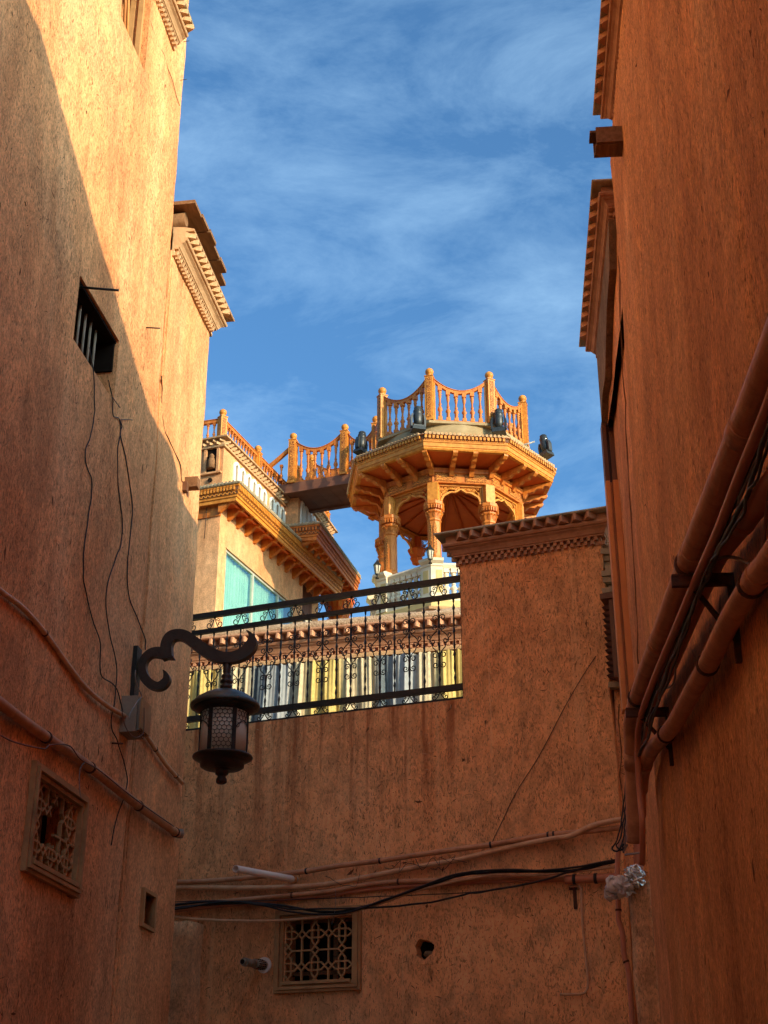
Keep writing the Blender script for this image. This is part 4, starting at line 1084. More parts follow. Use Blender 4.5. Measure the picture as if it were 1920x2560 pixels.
m = MB(); m.add(V, [(k, (k + 1) % 8, 8 + (k + 1) % 8, 8 + k) for k in range(8)] + [(16 + (k + 1) % 8, 16 + k, 24 + k, 24 + (k + 1) % 8) for k in range(8)]); m.build('soffit', M_wood_r, pv)
bl = RE * .72 - .62
bk = MB(); pts = [(0, 0), (.62, .055), (.62, .01), (.56, -.035), (.48, -.02), (.42, -.075), (.30, -.07), (.22, -.13), (.10, -.15), (.03, -.24), (0, -.25)]
bk.prism(pts[::-1], -.05, .05, Matrix.Rotation(-math.pi / 2, 4, 'Z')); bk = bk.mesh('bracket', M_wood)
for k, (a, d, n, L) in enumerate(edges(octo(1.63), True)):
    for t in (.0, .33, .67):
        c = a + d * (L * t); q = n
        rz = math.atan2(d.y, d.x)
        if t == 0: rz = ROT + k * math.pi / 4
        inst('bracket', bk, pv, Matrix.Translation((c.x, c.y, 15.125)) @ Matrix.Rotation(rz, 4, 'Z'))
m = MB(); m.sweep(octo(RE), [(-.10, 15.18), (-.02, 15.18), (.0, 15.21), (-.012, 15.22), (-.012, 15.245), (.005, 15.25), (.012, 15.33), (.03, 15.34), (.035, 15.365), (.02, 15.37), (.02, 15.40), (.03, 15.405), (.03, 15.49), (-.10, 15.49)], True); m.build('fascia', M_gold, pv)
a_, b_, c_ = MB(), MB(), MB()
for a, d, n, L in edges(octo(RE), True):
    rz = math.atan2(d.y, d.x)
    for i in range(int(L / .082)):
        c = a + d * (.082 * (i + .5)) + n * .03; X = Matrix.Translation((c.x, c.y, 15.41)) @ Matrix.Rotation(rz, 4, 'Z'); a_.box(-.024, .024, -.045, 0, 0, .068, X)
    for i in range(int(L / .042)):
        c = a + d * (.042 * (i + .5)) + n * .02; X = Matrix.Translation((c.x, c.y, 15.385)) @ Matrix.Rotation(rz, 4, 'Z') @ Matrix.Rotation(.6, 4, 'Y'); b_.box(-.008, .008, -.022, 0, -.02, .02, X)
    for i in range(int(L / .085)):
        c = a + d * (.085 * (i + .5)) + n * .075; X = Matrix.Translation((c.x, c.y, 15.515)) @ Matrix.Rotation(rz, 4, 'Z'); c_.tube([(0, -.02, 0), (0, .45, .10)], .034, 6, True, X)
tag(a_.build('dentil_course', M_gold, pv), kind='stuff'); tag(b_.build('braid_moulding', M_gold, pv), kind='stuff'); tag(c_.build('eave_tiles', M_brick_lit, pv), kind='stuff')
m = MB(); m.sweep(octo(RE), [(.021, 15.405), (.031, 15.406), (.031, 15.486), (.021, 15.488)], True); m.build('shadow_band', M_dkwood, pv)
m = MB(); m.sweep(octo(RE), [(-.1, 15.492), (.07, 15.492), (.07, 15.51), (-.1, 15.53)], True); m.build('tile_bed', M_brick, pv)
m = MB(); V = [(*p, 15.50) for p in octo(RE)] + [(*p, 15.72) for p in octo(1.62)]; m.add(V, [(k, (k + 1) % 8, 8 + (k + 1) % 8, 8 + k) for k in range(8)]); m.build('roof', M_roof, pv)
m = MB(Matrix.Translation((GC.x, GC.y, 0))); m.lathe([(1.66, 15.6), (1.66, 16.10), (1.60, 16.12), (.2, 16.14)], 40); m.build('drum', M_dome, pv)
m = MB(Matrix.Translation((GC.x, GC.y, 0))); m.lathe([(1.1, 16.10), (.85, 16.28), (.5, 16.52), (.2, 16.68), (.05, 16.74), (0, 16.75)], 8, None, False); m.build('dome', M_dome, pv)
# roof interior: ceiling with radiating ribs
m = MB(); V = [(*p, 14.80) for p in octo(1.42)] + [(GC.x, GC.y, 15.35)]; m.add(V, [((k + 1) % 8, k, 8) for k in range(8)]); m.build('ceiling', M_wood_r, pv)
rb_ = MB(); rb_.box(-.03, .03, 0, 1.42, -.04, .02, Matrix.Identity(4)); 
for k in range(16):
    a = ROT + k * math.pi / 8; rr_ = 1.40 if k % 2 == 0 else 1.30
    p0 = Vector((GC.x + rr_ * math.sin(a), GC.y - rr_ * math.cos(a), 14.79)); p1 = Vector((GC.x, GC.y, 15.32))
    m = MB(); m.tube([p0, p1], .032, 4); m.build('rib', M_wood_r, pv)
balustrade(pv, I4, octo(1.709), 16.13, 1.08, .085, .27, [6], True, .046, .095)
m = MB(); m.sweep(octo(1.70), [(-.08, 16.06), (.10, 16.06), (.10, 16.12), (-.08, 16.125)], True); m.build('kerb', M_dome, pv)
m = MB(); V = [(*p, 15.74) for p in octo(1.70)] ; m.sweep(octo(1.66), [(.0, 15.70), (.0, 16.06)], True); m.build('parapet_wall', M_dome, pv)

# footbridge from the house roof to the pavilion
b0, b1 = Vector((-2.15, 29.3)), Vector((-.10, 28.56)); BF = Frame(b0.x, b0.y, *(b1 - b0)); TB = FM(BF); Lb_ = (b1 - b0).length
br_ = thing('footbridge', 'dark timber footbridge with orange balustrades joining house roof and pavilion', 'bridge', BF.M(0, 0, 15.88))
m = MB(TB); m.box(-.9, Lb_ + .3, -.05, .07, 15.86, 16.10); m.build('side_beam', M_bridge, br_)
m = MB(TB); m.box(-.9, Lb_ + .3, 1.05, 1.17, 15.86, 16.10); m.build('side_beam', M_bridge, br_)
for i in range(10):
    m = MB(TB); m.box(-.9 + i * .30, -.9 + i * .30 + .292, .07, 1.05, 15.90, 15.95); m.build('plank', M_bridge, br_)
balustrade(br_, TB, [(-.75, -.25), (.02, .0), (1.32, .0), (Lb_ - .05, .0)], 16.10, 1.12, .085, .27, [3, 6, 4], postset={1, 2, 3}, skip=(0,))
balustrade(br_, TB, [(.02, 1.12), (1.32, 1.12), (Lb_ + .2, 1.12)], 16.10, 1.10, .085, .27, [6, 5], postset={0, 1})
m = MB(TB); n = 14; A = []; B = []
for j in range(n + 1):
    t = j / n; A.append((-1.15 + 1.09 * t, 16.42 + .66 * t ** 1.35)); B.append((A[-1][0], A[-1][1] - .10))
m.strip(B, A, -.04, .04); m.build('stair_handrail', M_wood, br_)
tmsh = turned(.42, .036).mesh('baluster', M_wood)
for x, z in ((-.85, 16.05), (-.55, 16.10), (-.26, 16.22)): inst('baluster', tmsh, br_, TB @ Matrix.Translation((x, 0, z)))
m = MB(TB); m.box(-1.2, -.05, -.0, .9, 15.97, 16.05); m.build('landing', M_house, br_)

# stage spotlights on the pavilion roof
def spotlight(lab, px, py0, ydist, yaw, tilt=0.0, sc=1.0):
    r_ = ray(px, py0); t = ydist / r_.y; p = Vector((r_.x * t, ydist, r_.z * t + 1.6))
    sc *= .86; M = Matrix.Translation(p) @ Matrix.Rotation(yaw, 4, 'Z') @ Matrix.Rotation(tilt, 4, 'Y') @ Matrix.Scale(sc, 4)
    t_ = thing('spotlight', lab, 'spotlight', M, 'stage spotlights round the pavilion roof')
    m = MB(M); m.box(-.17, .17, -.14, .14, .0, .10, None, .02); m.box(-.13, .13, -.1, .1, .10, .14); m.build('base', M_black, t_)
    m = MB(M)
    for sx in (-1, 1): m.prism([(sx * .15, .12), (sx * .19, .12), (sx * .20, .34), (sx * .16, .46), (sx * .13, .46), (sx * .145, .30)][::sx], -.06, .06)
    m.box(-.18, .18, -.06, .06, .10, .135)
    m.build('yoke', M_black, t_)
    m = MB(M @ Matrix.Translation((0, 0, .15))); m.lathe([(.05, 0), (.085, .03), (.11, .12), (.12, .28), (.105, .32), (.11, .34), (.11, .42), (.095, .43), (.098, .50), (.08, .52), (.0, .525)], 14); hd = m.build('head', M_black, t_)
    m = MB(M @ Matrix.Translation((0, 0, .15)))
    for z in (.36, .385, .41): m.lathe([(.112, z), (.117, z + .006), (.112, z + .012)], 14)
    m.build('cooling_fins', M_glassd, hd)
    return t_
spotlight('black spotlight in front of the near left balustrade post of the pavilion roof', 1045, 1078, 26.25, .25)
spotlight('black spotlight in front of the right-hand front balustrade bay of the pavilion roof', 1248, 1084, 26.35, -.25)
spotlight('black spotlight leaning out over the right eave corner, alone against the sky', 1366, 1142, 27.1, -.9, -.12, .95)
spotlight('black spotlight over the left eave corner where the footbridge arrives', 902, 1134, 27.3, .9, .08, .95)
# rod and light tube lying on the eave
m = MB(); r_ = ray(1300, 1115); t = 26.9 / r_.y; p = Vector((r_.x * t, 26.9, r_.z * t + 1.6)); m.tube([p, p + Vector((.33, .1, .16))], .018, 6); m.tube([p - Vector((.1, .0, .05)), p], .03, 6); tag(m.build('thin_rod', M_grcable), 'thin grey rod sticking out over the right eave of the pavilion', 'rod')
for lab, x0, y0, x1, y1, d in (('pale light tube lying along the front eave tiles', 1090, 1086, 1205, 1092, 26.0),):
    a, b = ray(x0, y0), ray(x1, y1); t0, t1 = d / a.y, d / b.y
    A = Vector((a.x * t0, d, a.z * t0 + 1.6)); B = Vector((b.x * t1, d, b.z * t1 + 1.6))
    t_ = thing('light_tube', lab, 'light tube', Matrix.Translation(A)); m = MB(); m.tube([A, B], .022, 8); m.build('tube', M_white, t_)
    m = MB(); c = (A + B) / 2; m.box(c.x - .03, c.x + .03, c.y - .03, c.y + .03, c.z - .05, c.z + .05); m.build('clip', M_white, t_)

# small lanterns on the tower pedestals and one on the far terrace
def small_lantern(lab, px, py, yd, sc):
    r_ = ray(px, py); t = yd / r_.y; p = Vector((r_.x * t, yd, r_.z * t + 1.6)); M = Matrix.Translation(p) @ Matrix.Scale(sc, 4)
    t_ = thing('small_lantern', lab, 'lantern', M)
    m = MB(M); m.lathe([(.05, 0), (.05, .02), (.02, .04), (.02, .09), (.06, .12)], 8); m.lathe([(.105, .36), (.11, .38), (.06, .45), (.03, .48), (.025, .50), (.012, .53), (0, .56)], 6, None, False)
    for k in range(6):
        a = k * math.pi / 3; m.tube([(.055 * math.cos(a), .055 * math.sin(a), .12), (.095 * math.cos(a), .095 * math.sin(a), .37)], .007, 4)
    m.build('frame', M_iron, t_)
    m = MB(M); m.lathe([(.048, .12), (.086, .365)], 6, None, False); m.build('glass', M_frost, t_)
    return t_
small_lantern('small six-sided lantern beside the front column on its white pedestal', 1076, 1409, 26.0, .78)
small_lantern('small six-sided lantern beside the left column on its white pedestal', 943, 1446, 26.6, .78)
ln = small_lantern('tiny dark lantern on the far terrace, against the sky below the loggia', 767, 1590, 24.0, .8)
m = MB(); p = WM[ln.name].translation; m.tube([p, p - Vector((0, 0, p.z - 0.0))], .025, 6); m.build('pole', M_iron, ln)

# ------------------------------------------------------------ straw, pits and chips in the mud plaster
M_fleck = simple('straw_pit_dark', (.15, .065, .028), (.24, .11, .05), 9, .95, 0, .1, 20, spec=.05)
M_fleckp = simple('straw_pale', (.62, .40, .20), (.78, .55, .32), 9, .9, 0, .1, 20, spec=.1)
def flecks(wall, parent, n, rng, vert=1.0, mat=None, seed=1, ln=(.010, .050), wd=(.0012, .0042), lift=.0012, name='straw_flecks'):
    me = wall.data; r_ = random.Random(seed); V = []; Fc = []
    polys = [p for p in me.polygons if len(p.vertices) == 4 and p.use_smooth and all(rng[0] < me.vertices[i].co.x < rng[1] and rng[2] < me.vertices[i].co.z < rng[3] for i in p.vertices)]
    if not polys: return
    for _ in range(n):
        p = r_.choice(polys); c = [me.vertices[i].co for i in p.vertices]; u, v = r_.random(), r_.random()
        q = (c[0] * (1 - u) + c[1] * u) * (1 - v) + (c[3] * (1 - u) + c[2] * u) * v
        if nv(q.x * 1.3, q.z * 1.1, seed) < r_.uniform(-.55, .25): continue
        nn = (c[1] - c[0]).cross(c[3] - c[0]).normalized()
        if nn.y > 0: nn = -nn
        a = math.pi / 2 + r_.gauss(0, .28 if r_.random() < vert else 1.1); L = r_.uniform(*ln) * (.5 + r_.random()); w_ = r_.uniform(*wd)
        d = Vector((math.cos(a), 0, math.sin(a))); d = (d - nn * d.dot(nn)).normalized(); e = d.cross(nn) * w_; q = q + nn * lift
        k = Vector((r_.uniform(-1, 1), 0, r_.uniform(-1, 1))) * L * .16
        b = len(V); V += [q - d * L / 2 - e * .2, q - d * L / 2 + e * .2, q + k + e, q + k - e, q + d * L / 2 + e * .25, q + d * L / 2 - e * .25]
        Fc += [(b, b + 1, b + 2, b + 3), (b + 3, b + 2, b + 4, b + 5)]
    m = MB(); m.add([WM[wall.name] @ x for x in V], Fc); tag(m.build(name, mat or M_fleck, parent), kind='stuff')
def wallof(root, nm='wall'): return [c for c in bpy.data.objects if c.parent == root and c.name.split('.')[0] == nm][0]
for root, nm, n, rng, vt in ((lb, 'wall', 9000, (4.5, 9.7, 1.8, 11), .85), (lb2, 'wall', 1800, (9.6, 10.9, 1.8, 8.5), .85), (ra, 'wall', 5000, (-9, -3.8, 1.5, 8.8), .95), (ra, 'upper_wall', 4000, (-4.2, 0, 1.5, 7), .95),
                             (rb, 'lower_wall', 900, (-9.6, -7.4, 2, 7), .9), (cb, 'wall', 1700, (-2.4, 2, 2.2, 6.5), .45), (cb, 'side_wall', 400, (1.9, 2.6, 2.2, 5.6), .5)):
    w0 = wallof(root, nm)
    flecks(w0, root, n, rng, vt, M_fleck, 3 + len(nm) + n % 7)
    flecks(w0, root, n // 5, rng, vt, M_fleckp, 17 + n % 5, (.015, .05), (.0010, .0024), .0016, 'pale_straw')
    flecks(w0, root, n // 60, rng, .4, M_fleck, 29 + n % 5, (.03, .07), (.006, .014), .0014, 'chips')
pcr = [(1573, 262), (1578, 330), (1584, 380), (1588, 430), (1592, 480), (1598, 540), (1604, 600)]
def wall_line(root, F, pts, r_, mat, name, dep=.0, jit=.004):
    P = spline([F.wp(x, y, dep) for x, y in pts], 3); P = [p + Vector((nv(i * .5, 1, r_ * 900), nv(i * .5, 4, 0), nv(i * .5, 8, 0))) * jit for i, p in enumerate(P)]
    m = MB(); m.tube(P, [r_ * (.35 + .65 * abs(math.sin(i * .9 + len(P))) ) for i in range(len(P))], 4); m.build(name, mat, root)
wall_line(ra, RW, pcr, .0022, M_fleckp, 'scratch'); wall_line(ra, RW, [(1606, 0), (1609, 30), (1612, 62)], .002, M_fleckp, 'scratch')
wall_line(ra, RW, [(1570, 420), (1576, 520), (1580, 600)], .0016, M_fleckp, 'scratch')
wall_line(ra, RW, [(1545, 640), (1552, 800), (1556, 900), (1562, 1010), (1566, 1100), (1574, 1230), (1584, 1400), (1592, 1560), (1596, 1660)], .0045, M_fleck, 'crack', .006, .012)
wall_line(lb, LW, [(58, 500), (62, 520), (70, 545), (66, 570)], .004, M_fleck, 'crack', .004, .02)
wall_line(cb, CW, [(1130, 1640), (1150, 1612), (1168, 1600), (1190, 1590), (1205, 1582)], .0028, M_fleck, 'crack', .002, .01)
wall_line(cb, CW, [(930, 2022), (940, 2016), (955, 2018), (952, 2030)], .004, M_fleck, 'crack', .002, .008)
wall_line(cb, CW, [(1546, 1760), (1549, 1830), (1552, 1900), (1553, 1960), (1560, 2030)], .006, M_fleck, 'crack', .0, .02)

# ------------------------------------------------------------ pipes, cables and fittings
def pipe(name, lab, cat, F, pts, dep, r_, mat, group=None, k=6, n=12, clips=(), couplings=(), clip_mat=None, jit=0.0, seed=0):
    """A run of pipe or cable through points of the photograph, lying at a real distance off its wall."""
    if not isinstance(dep, (list, tuple)): dep = [dep] * len(pts)
    W_ = [F.wp(x, y, d) for (x, y), d in zip(pts, dep)]
    P = spline(W_, k)
    if jit:
        P = [p + Vector((nv(i * .31, seed, 0), nv(i * .31, seed, 5), nv(i * .31, seed, 9))) * jit for i, p in enumerate(P)]
    t_ = None
    m = MB(); m.tube(P, r_, n)
    if not clips and not couplings:
        o = m.build(name, mat); return tag(o, lab, cat, group)
    t_ = thing(name, lab, cat, Matrix.Translation(P[0]), group)
    m.build('tube', mat, t_)
    def near(x, y):
        q = F.wp(x, y, sum(dep) / len(dep)); i = min(range(len(P)), key=lambda j: (P[j] - q).length); i = min(max(i, 1), len(P) - 2)
        return P[i], (P[i + 1] - P[i - 1]).normalized()
    for c in clips:
        p, d = near(*c); m = MB(); m.tube([p - d * r_ * .35, p + d * r_ * .35], r_ * 1.14 + .001, n); q = p + Vector((F.n.x, F.n.y, 0)) * (r_ + .03)
        m.tube([p + Vector((0, 0, r_)), q + Vector((0, 0, r_ * 1.1))], r_ * .18 + .001, 5); m.build('clip', clip_mat or M_rust, t_)
    for c in couplings:
        p, d = near(*c); m = MB(); m.tube([p - d * r_ * 1.1, p + d * r_ * 1.1], r_ * 1.09, n); m.build('coupling', mat, t_)
    return t_

CL = lambda l, ox, oy, sc: [(ox + x * sc, oy + y * sc) for x, y in l]
# right wall
pipe('drain_pipe', 'thick brown-red drain pipe carried on brackets along the right wall, turning down at the corner', 'pipe', RW,
     [(1980, 770), (1890, 1000), (1811, 1192), (1732, 1384), (1660, 1573), (1612, 1697), (1589, 1764), (1580, 1805), (1581, 1860), (1583, 1925), (1585, 2010), (1588, 2105)], [-.155] * 7 + [-.15, -.145, -.14, -.14, -.14], .046, M_pipe, None, 8, 18,
     couplings=[(1866, 1040), (1736, 1370), (1646, 1610), (1596, 1745), (1584, 1930)], clips=[(1726, 1398), (1598, 1742)])
pipe('drain_pipe', 'second drain pipe close to the right wall, half hidden behind the cables', 'pipe', RW,
     [(1990, 1120), (1920, 1226), (1807, 1371), (1775, 1429), (1725, 1542), (1671, 1669), (1625, 1765), (1604, 1850), (1600, 1940), (1600, 2040)], -.062, .038, M_pipe3, None, 8, 16, couplings=[(1860, 1300)])
pipe('drain_pipe', 'lower curved drain pipe strapped flat on the right wall, ending at the corner', 'pipe', RW,
     [(1990, 1300), (1920, 1407), (1893, 1440), (1829, 1542), (1775, 1651), (1734, 1723), (1680, 1818), (1630, 1875), (1609, 1925), (1603, 1975)], -.065, .039, M_pipe, None, 8, 16,
     couplings=[(1892, 1440), (1612, 1900)], clips=[(1880, 1455), (1771, 1665), (1669, 1832)])
pipe('thin_conduit', 'thin red conduit running just behind the thick drain pipe on the right', 'conduit', RW,
     [(1960, 900), (1915, 1027), (1852, 1181), (1792, 1334), (1745, 1440), (1690, 1570), (1635, 1700), (1600, 1800), (1594, 1880), (1600, 1990), (1606, 2060), (1606, 2160)], -.15, .016, M_pipe3)
rr = random.Random(12)
base = [(1960, 960), (1920, 1070), (1872, 1190), (1830, 1290), (1790, 1372), (1765, 1432), (1738, 1500), (1700, 1590), (1662, 1680), (1630, 1760), (1602, 1845), (1585, 1900)]
for i in range(7):
    o = (i - 3) * 5.5
    pts = [(x + o * (.6 + .5 * math.sin(j * .9 + i)) + rr.uniform(-4, 4), y + rr.uniform(-5, 5)) for j, (x, y) in enumerate(base)]
    mt = (M_cable, M_cable, M_bcable, M_cable, M_grcable, M_cable, M_cable)[i]
    pipe('cable', ('thick black cable at the right wall side of the bundle between the drain pipes', 'thickest black cable in the bundle between the drain pipes', 'thin brown cable in the bundle between the drain pipes', 'thin black cable in the middle of the bundle between the drain pipes', 'pale grey cable in the bundle between the drain pipes', 'black cable second from the thick drain pipe in the bundle', 'thin black cable nearest the thick drain pipe in the bundle')[i], 'cable', RW, pts, -.10 - .008 * i, (.007, .009, .005, .006, .004, .008, .005)[i], mt, 'cables between the drain pipes', 6, 6, jit=.012, seed=i)
pipe('cable', 'brown cable arching over the wall beside the first bracket to the curved pipe', 'cable', RW, [(1762, 1432), (1775, 1410), (1800, 1396), (1830, 1393), (1865, 1405), (1888, 1416), (1904, 1395), (1912, 1320), (1925, 1220)], -.09, .006, M_bcable)
pipe('cable', 'loose grey cable hanging in a loop below the first bracket', 'cable', RW, [(1734, 1465), (1722, 1520), (1700, 1590), (1690, 1650), (1686, 1700), (1672, 1718), (1640, 1730), (1618, 1760), (1600, 1800)], -.10, .005, M_grcable)
for lab, x, y, ln_ in (('rusty angle-iron bracket nearest the camera on the right wall', 1722, 1408, .30), ('rusty angle-iron bracket at the far end of the drain pipe', 1596, 1748, .26)):
    a, z = RW.px(x, y, -.155); z -= .050 + .024; L_ = .225; zb2 = z - ln_
    t_ = thing('pipe_bracket', lab, 'bracket', RW.M(a, 0, z), 'brackets under the drain pipe')
    m = MB(TR); m.box(a - .004, a + .02, -L_, .0, z - .022, z + .022); m.box(a + .02, a + .024, -L_, 0, z + .016, z + .022); m.build('arm', M_rust, t_)
    m = MB(TR); m.box(a - .004, a + .02, -.025, .0, zb2 - .02, z - .023); m.build('wall_leg', M_rust, t_)
    m = MB(TR); m.tube([(a + .008, -L_ * .68, z - .02), (a + .008, -.012, zb2 + .06)], .011, 4); m.build('strut', M_rust, t_)
# projecting beam high on the right wall
a_, z_ = RW.px(1556, 375); sb_ = thing('wooden_beam', 'weathered hollow timber beam end sticking out from the top of the right wall', 'beam', RW.M(a_, 0, z_))
m = MB(TR)
a_ += .02
m.box(a_ - .02, a_ + .0, -.175, .1, z_ - .05, z_ + .06); m.box(a_ + .10, a_ + .12, -.165, .1, z_ - .045, z_ + .07); m.box(a_, a_ + .10, -.17, .1, z_ - .052, z_ - .034); m.build('side_board', M_oldwood, sb_)
m = MB(TR); m.box(a_ + .0, a_ + .10, -.20, .1, z_ + .045, z_ + .062); m.build('top_board', M_oldwood, sb_)

# corner of right wall and cross wall
CWp = lambda l, d: [CW.wp(x, y, d) for x, y in l]
pipe('thin_conduit', 'thin red conduit dropping down the corner behind the crumpled plastic', 'conduit', CW,
     [(1578, 2088), (1556, 2106), (1546, 2130), (1543, 2200), (1546, 2260), (1547, 2300), (1556, 2330), (1561, 2389), (1570, 2420), (1576, 2480), (1582, 2590)], -.42, .019, M_pipe3, clips=[(1547, 2275), (1566, 2402)])
for i, (o, dd) in enumerate(((0, 0), (5, .02), (-5, .03), (9, .05))):
    pipe('cable', ('black cable hugging the left side of the vertical drain pipe', 'thinner black cable twisting beside the vertical drain pipe', 'black cable hanging loose left of the vertical drain pipe', 'brown cable beside the vertical drain pipe')[i], 'cable', CW,
         [(1578 + o, 1850), (1574 + o, 1900), (1569 + o, 1960), (1563 + o, 2020), (1557 + o, 2062), (1550 + o * 1.6, 2100), (1541 + o * 2, 2112 + 6 * i), (1552 + o, 2126), (1560 + o, 2110)], -.45 - dd, .006, M_bcable if i == 3 else M_cable, 'cables beside the vertical drain pipe', 6, 6, jit=.01, seed=i + 20)
pipe('rod', 'short pale metal rod across the corner above the crumpled plastic', 'rod', CW, [(1562, 2137), (1586, 2134), (1612, 2130)], -.5, .008, M_grcable)
pipe('pipe_stub', 'short vertical dark pipe stub in the corner behind the crumpled plastic', 'pipe', CW, [(1596, 2112), (1596, 2150), (1597, 2185)], -.38, .035, M_pipe3)
# crumpled plastic
import bmesh
def crumple(parent, M, rx, ry, rz, mat, seed, name):
    b = bmesh.new(); bmesh.ops.create_icosphere(b, subdivisions=5, radius=1.0)
    for v in b.verts:
        p = v.co.copy(); rg = 0
        for k, f in enumerate((1.7, 3.3, 6.5)): rg += (1 - abs(noise.noise(p * f + Vector((seed, k * 3, 0))) * 2.2)) / (k + 1.2)
        q = p * (.50 + .36 * rg) + Vector((noise.noise(p * 2 + Vector((seed, 0, 0))), noise.noise(p * 2 + Vector((0, seed, 0))), noise.noise(p * 2 + Vector((0, 0, seed))))) * .45
        v.co = Vector((q.x * rx, q.y * ry, q.z * rz))
    me = bpy.data.meshes.new(name)
    for f_ in b.faces: f_.smooth = True
    b.to_mesh(me); b.free(); me.materials.append(mat)
    return inst(name, me, parent, M)
pg = thing('crumpled_plastic_bag', 'crumpled whitish plastic bag stuffed on top of the corner buttress', 'plastic bag', CW.M(CW.px(1560, 2215, -.6)[0], -.6, CW.px(1560, 2215, -.6)[1]))
crumple(pg, Matrix.Translation(CW.wp(1548, 2216, -.62)) @ Matrix.Rotation(.5, 4, 'Y'), .105, .08, .085, M_bag, 3, 'bag')
M_foil = simple('silver_plastic', (.62, .66, .62), (.80, .80, .74), 8, .15, .6, .4, 25, spec=.8)
crumple(pg, Matrix.Translation(CW.wp(1588, 2190, -.60)) @ Matrix.Rotation(-.6, 4, 'Y'), .075, .06, .075, M_foil, 8, 'silver_wrapper')
crumple(pg, Matrix.Translation(CW.wp(1532, 2240, -.60)), .06, .05, .03, M_bag, 5, 'torn_flap')

# conduits and cables across the wall
g_ = 'conduits across the cross wall'
pipe('conduit', 'topmost red-brown conduit sagging across the cross wall', 'conduit', CW, [(395, 2205), (427, 2205), (482, 2205), (583, 2198), (675, 2188), (766, 2178), (858, 2163), (950, 2152), (1041, 2138), (1160, 2121), (1227, 2112), (1353, 2090), (1418, 2083), (1462, 2079), (1552, 2069)], -.058, .021, M_pipe, g_, 5, 10, clips=[(766, 2178), (950, 2152), (1228, 2112), (1370, 2087), (1383, 2086)], clip_mat=M_cable)
pipe('conduit', 'tan conduit second from the top, crossing under the red-brown one at the right', 'conduit', CW, [(395, 2222), (427, 2223), (469, 2219), (629, 2220), (766, 2216), (858, 2204), (950, 2186), (1041, 2168), (1133, 2152), (1190, 2139), (1281, 2117), (1371, 2099), (1426, 2090), (1473, 2068), (1509, 2057), (1556, 2048)], [-.05] * 11 + [-.085] * 5, .0215, M_pipe2, g_, 5, 10)
pipe('conduit', 'third conduit down, rising from the left corner behind the black cables', 'conduit', CW, [(395, 2272), (432, 2266), (560, 2254), (675, 2243), (812, 2230), (904, 2214), (996, 2204), (1160, 2200), (1208, 2195), (1299, 2193), (1425, 2194)], -.048, .020, M_pipe, g_, 5, 10, clips=[(730, 2236), (1004, 2203)])
pipe('conduit', 'thin copper-coloured pipe hanging lowest, looping over the lattice window', 'conduit', CW, [(395, 2290), (427, 2291), (492, 2298), (583, 2302), (675, 2302), (766, 2296), (858, 2285), (950, 2259), (1041, 2227), (1133, 2204), (1190, 2194), (1240, 2186), (1330, 2188), (1440, 2178), (1545, 2166)], -.10, .0115, M_pipe2, g_, 5, 8)
pipe('conduit', 'brown conduit tucked behind the third one near the left corner', 'conduit', CW, [(395, 2281), (432, 2277), (520, 2268), (620, 2258), (740, 2246), (860, 2232), (980, 2218), (1100, 2211), (1230, 2204), (1330, 2201), (1425, 2200)], -.028, .016, M_pipe3, g_, 5, 10)
pipe('pipe_stub', 'short thick red pipe stub with an open end at the right corner', 'pipe', CW, [(1413, 2199), (1470, 2197), (1548, 2193)], -.07, .033, M_pipe3, None, 4, 14, clips=[(1432, 2198), (1500, 2196)], clip_mat=M_cable)
cab = [([(395, 2262), (432, 2262), (514, 2254), (629, 2257), (721, 2266), (789, 2278), (858, 2278), (950, 2255), (1041, 2223), (1133, 2193), (1172, 2186), (1245, 2179), (1353, 2179), (1425, 2177), (1480, 2168), (1538, 2154)], -.11, .0105, 'black cable sagging to the top of the lattice window and rising right'),
       ([(395, 2271), (432, 2270), (520, 2262), (640, 2259), (720, 2272), (790, 2272), (904, 2270), (996, 2265), (1078, 2255), (1160, 2237), (1198, 2230), (1281, 2217), (1371, 2197), (1425, 2179), (1480, 2165), (1540, 2150)], -.12, .008, 'black cable drooping below the others right of the lattice window'),
       ([(395, 2258), (500, 2252), (629, 2252), (812, 2246), (904, 2243), (1041, 2237), (1160, 2232), (1260, 2220), (1360, 2200), (1440, 2176), (1530, 2157)], -.09, .004, 'thin black cable running nearly straight across the cross wall'),
       ([(395, 2280), (470, 2268), (560, 2255), (650, 2262), (730, 2280), (800, 2286), (870, 2281), (960, 2250), (1050, 2218), (1140, 2186), (1250, 2174), (1360, 2176), (1450, 2166), (1538, 2150)], -.13, .0085, 'black cable in front, lowest where it passes the lattice window')]
for pts, d, r_, lab in cab: pipe('cable', lab, 'cable', CW, pts, d, r_, M_cable, 'black cables across the cross wall', 5, 6, jit=.006, seed=len(lab))
rr = random.Random(3)
for i, (x, y) in enumerate(((1010, 2160), (1075, 2152), (1110, 2150), (850, 2190))):
    pts = [(x + rr.uniform(-14, 14) + q * 14 - 40, y + rr.uniform(-10, 26)) for q in range(7)]
    pipe('loose_wire', 'tangled thin wire curling between the two top conduits, ' + ('under their crossing clip', 'right of their middle', 'farthest right of the tangle', 'farthest left of the tangle')[i], 'wire', CW, pts, -.09, .0022, M_cable, 'tangled wires on the conduits', 5, 4)
pipe('loose_wire', 'pale thread hanging from the conduits over the lattice window', 'wire', CW, [(838, 2222), (839, 2260), (836, 2285), (829, 2312)], -.12, .0015, M_grcable, None, 4, 4)
pipe('pendant_wire', 'thin black wire running slantwise down the pier from its upper right', 'wire', CW, [(1490, 1640), (1462, 1682), (1430, 1735), (1400, 1790), (1372, 1845), (1340, 1903), (1300, 1965), (1278, 2005), (1262, 2040), (1240, 2085), (1228, 2112)], -.006, .0030, M_cable, None, 4, 4)
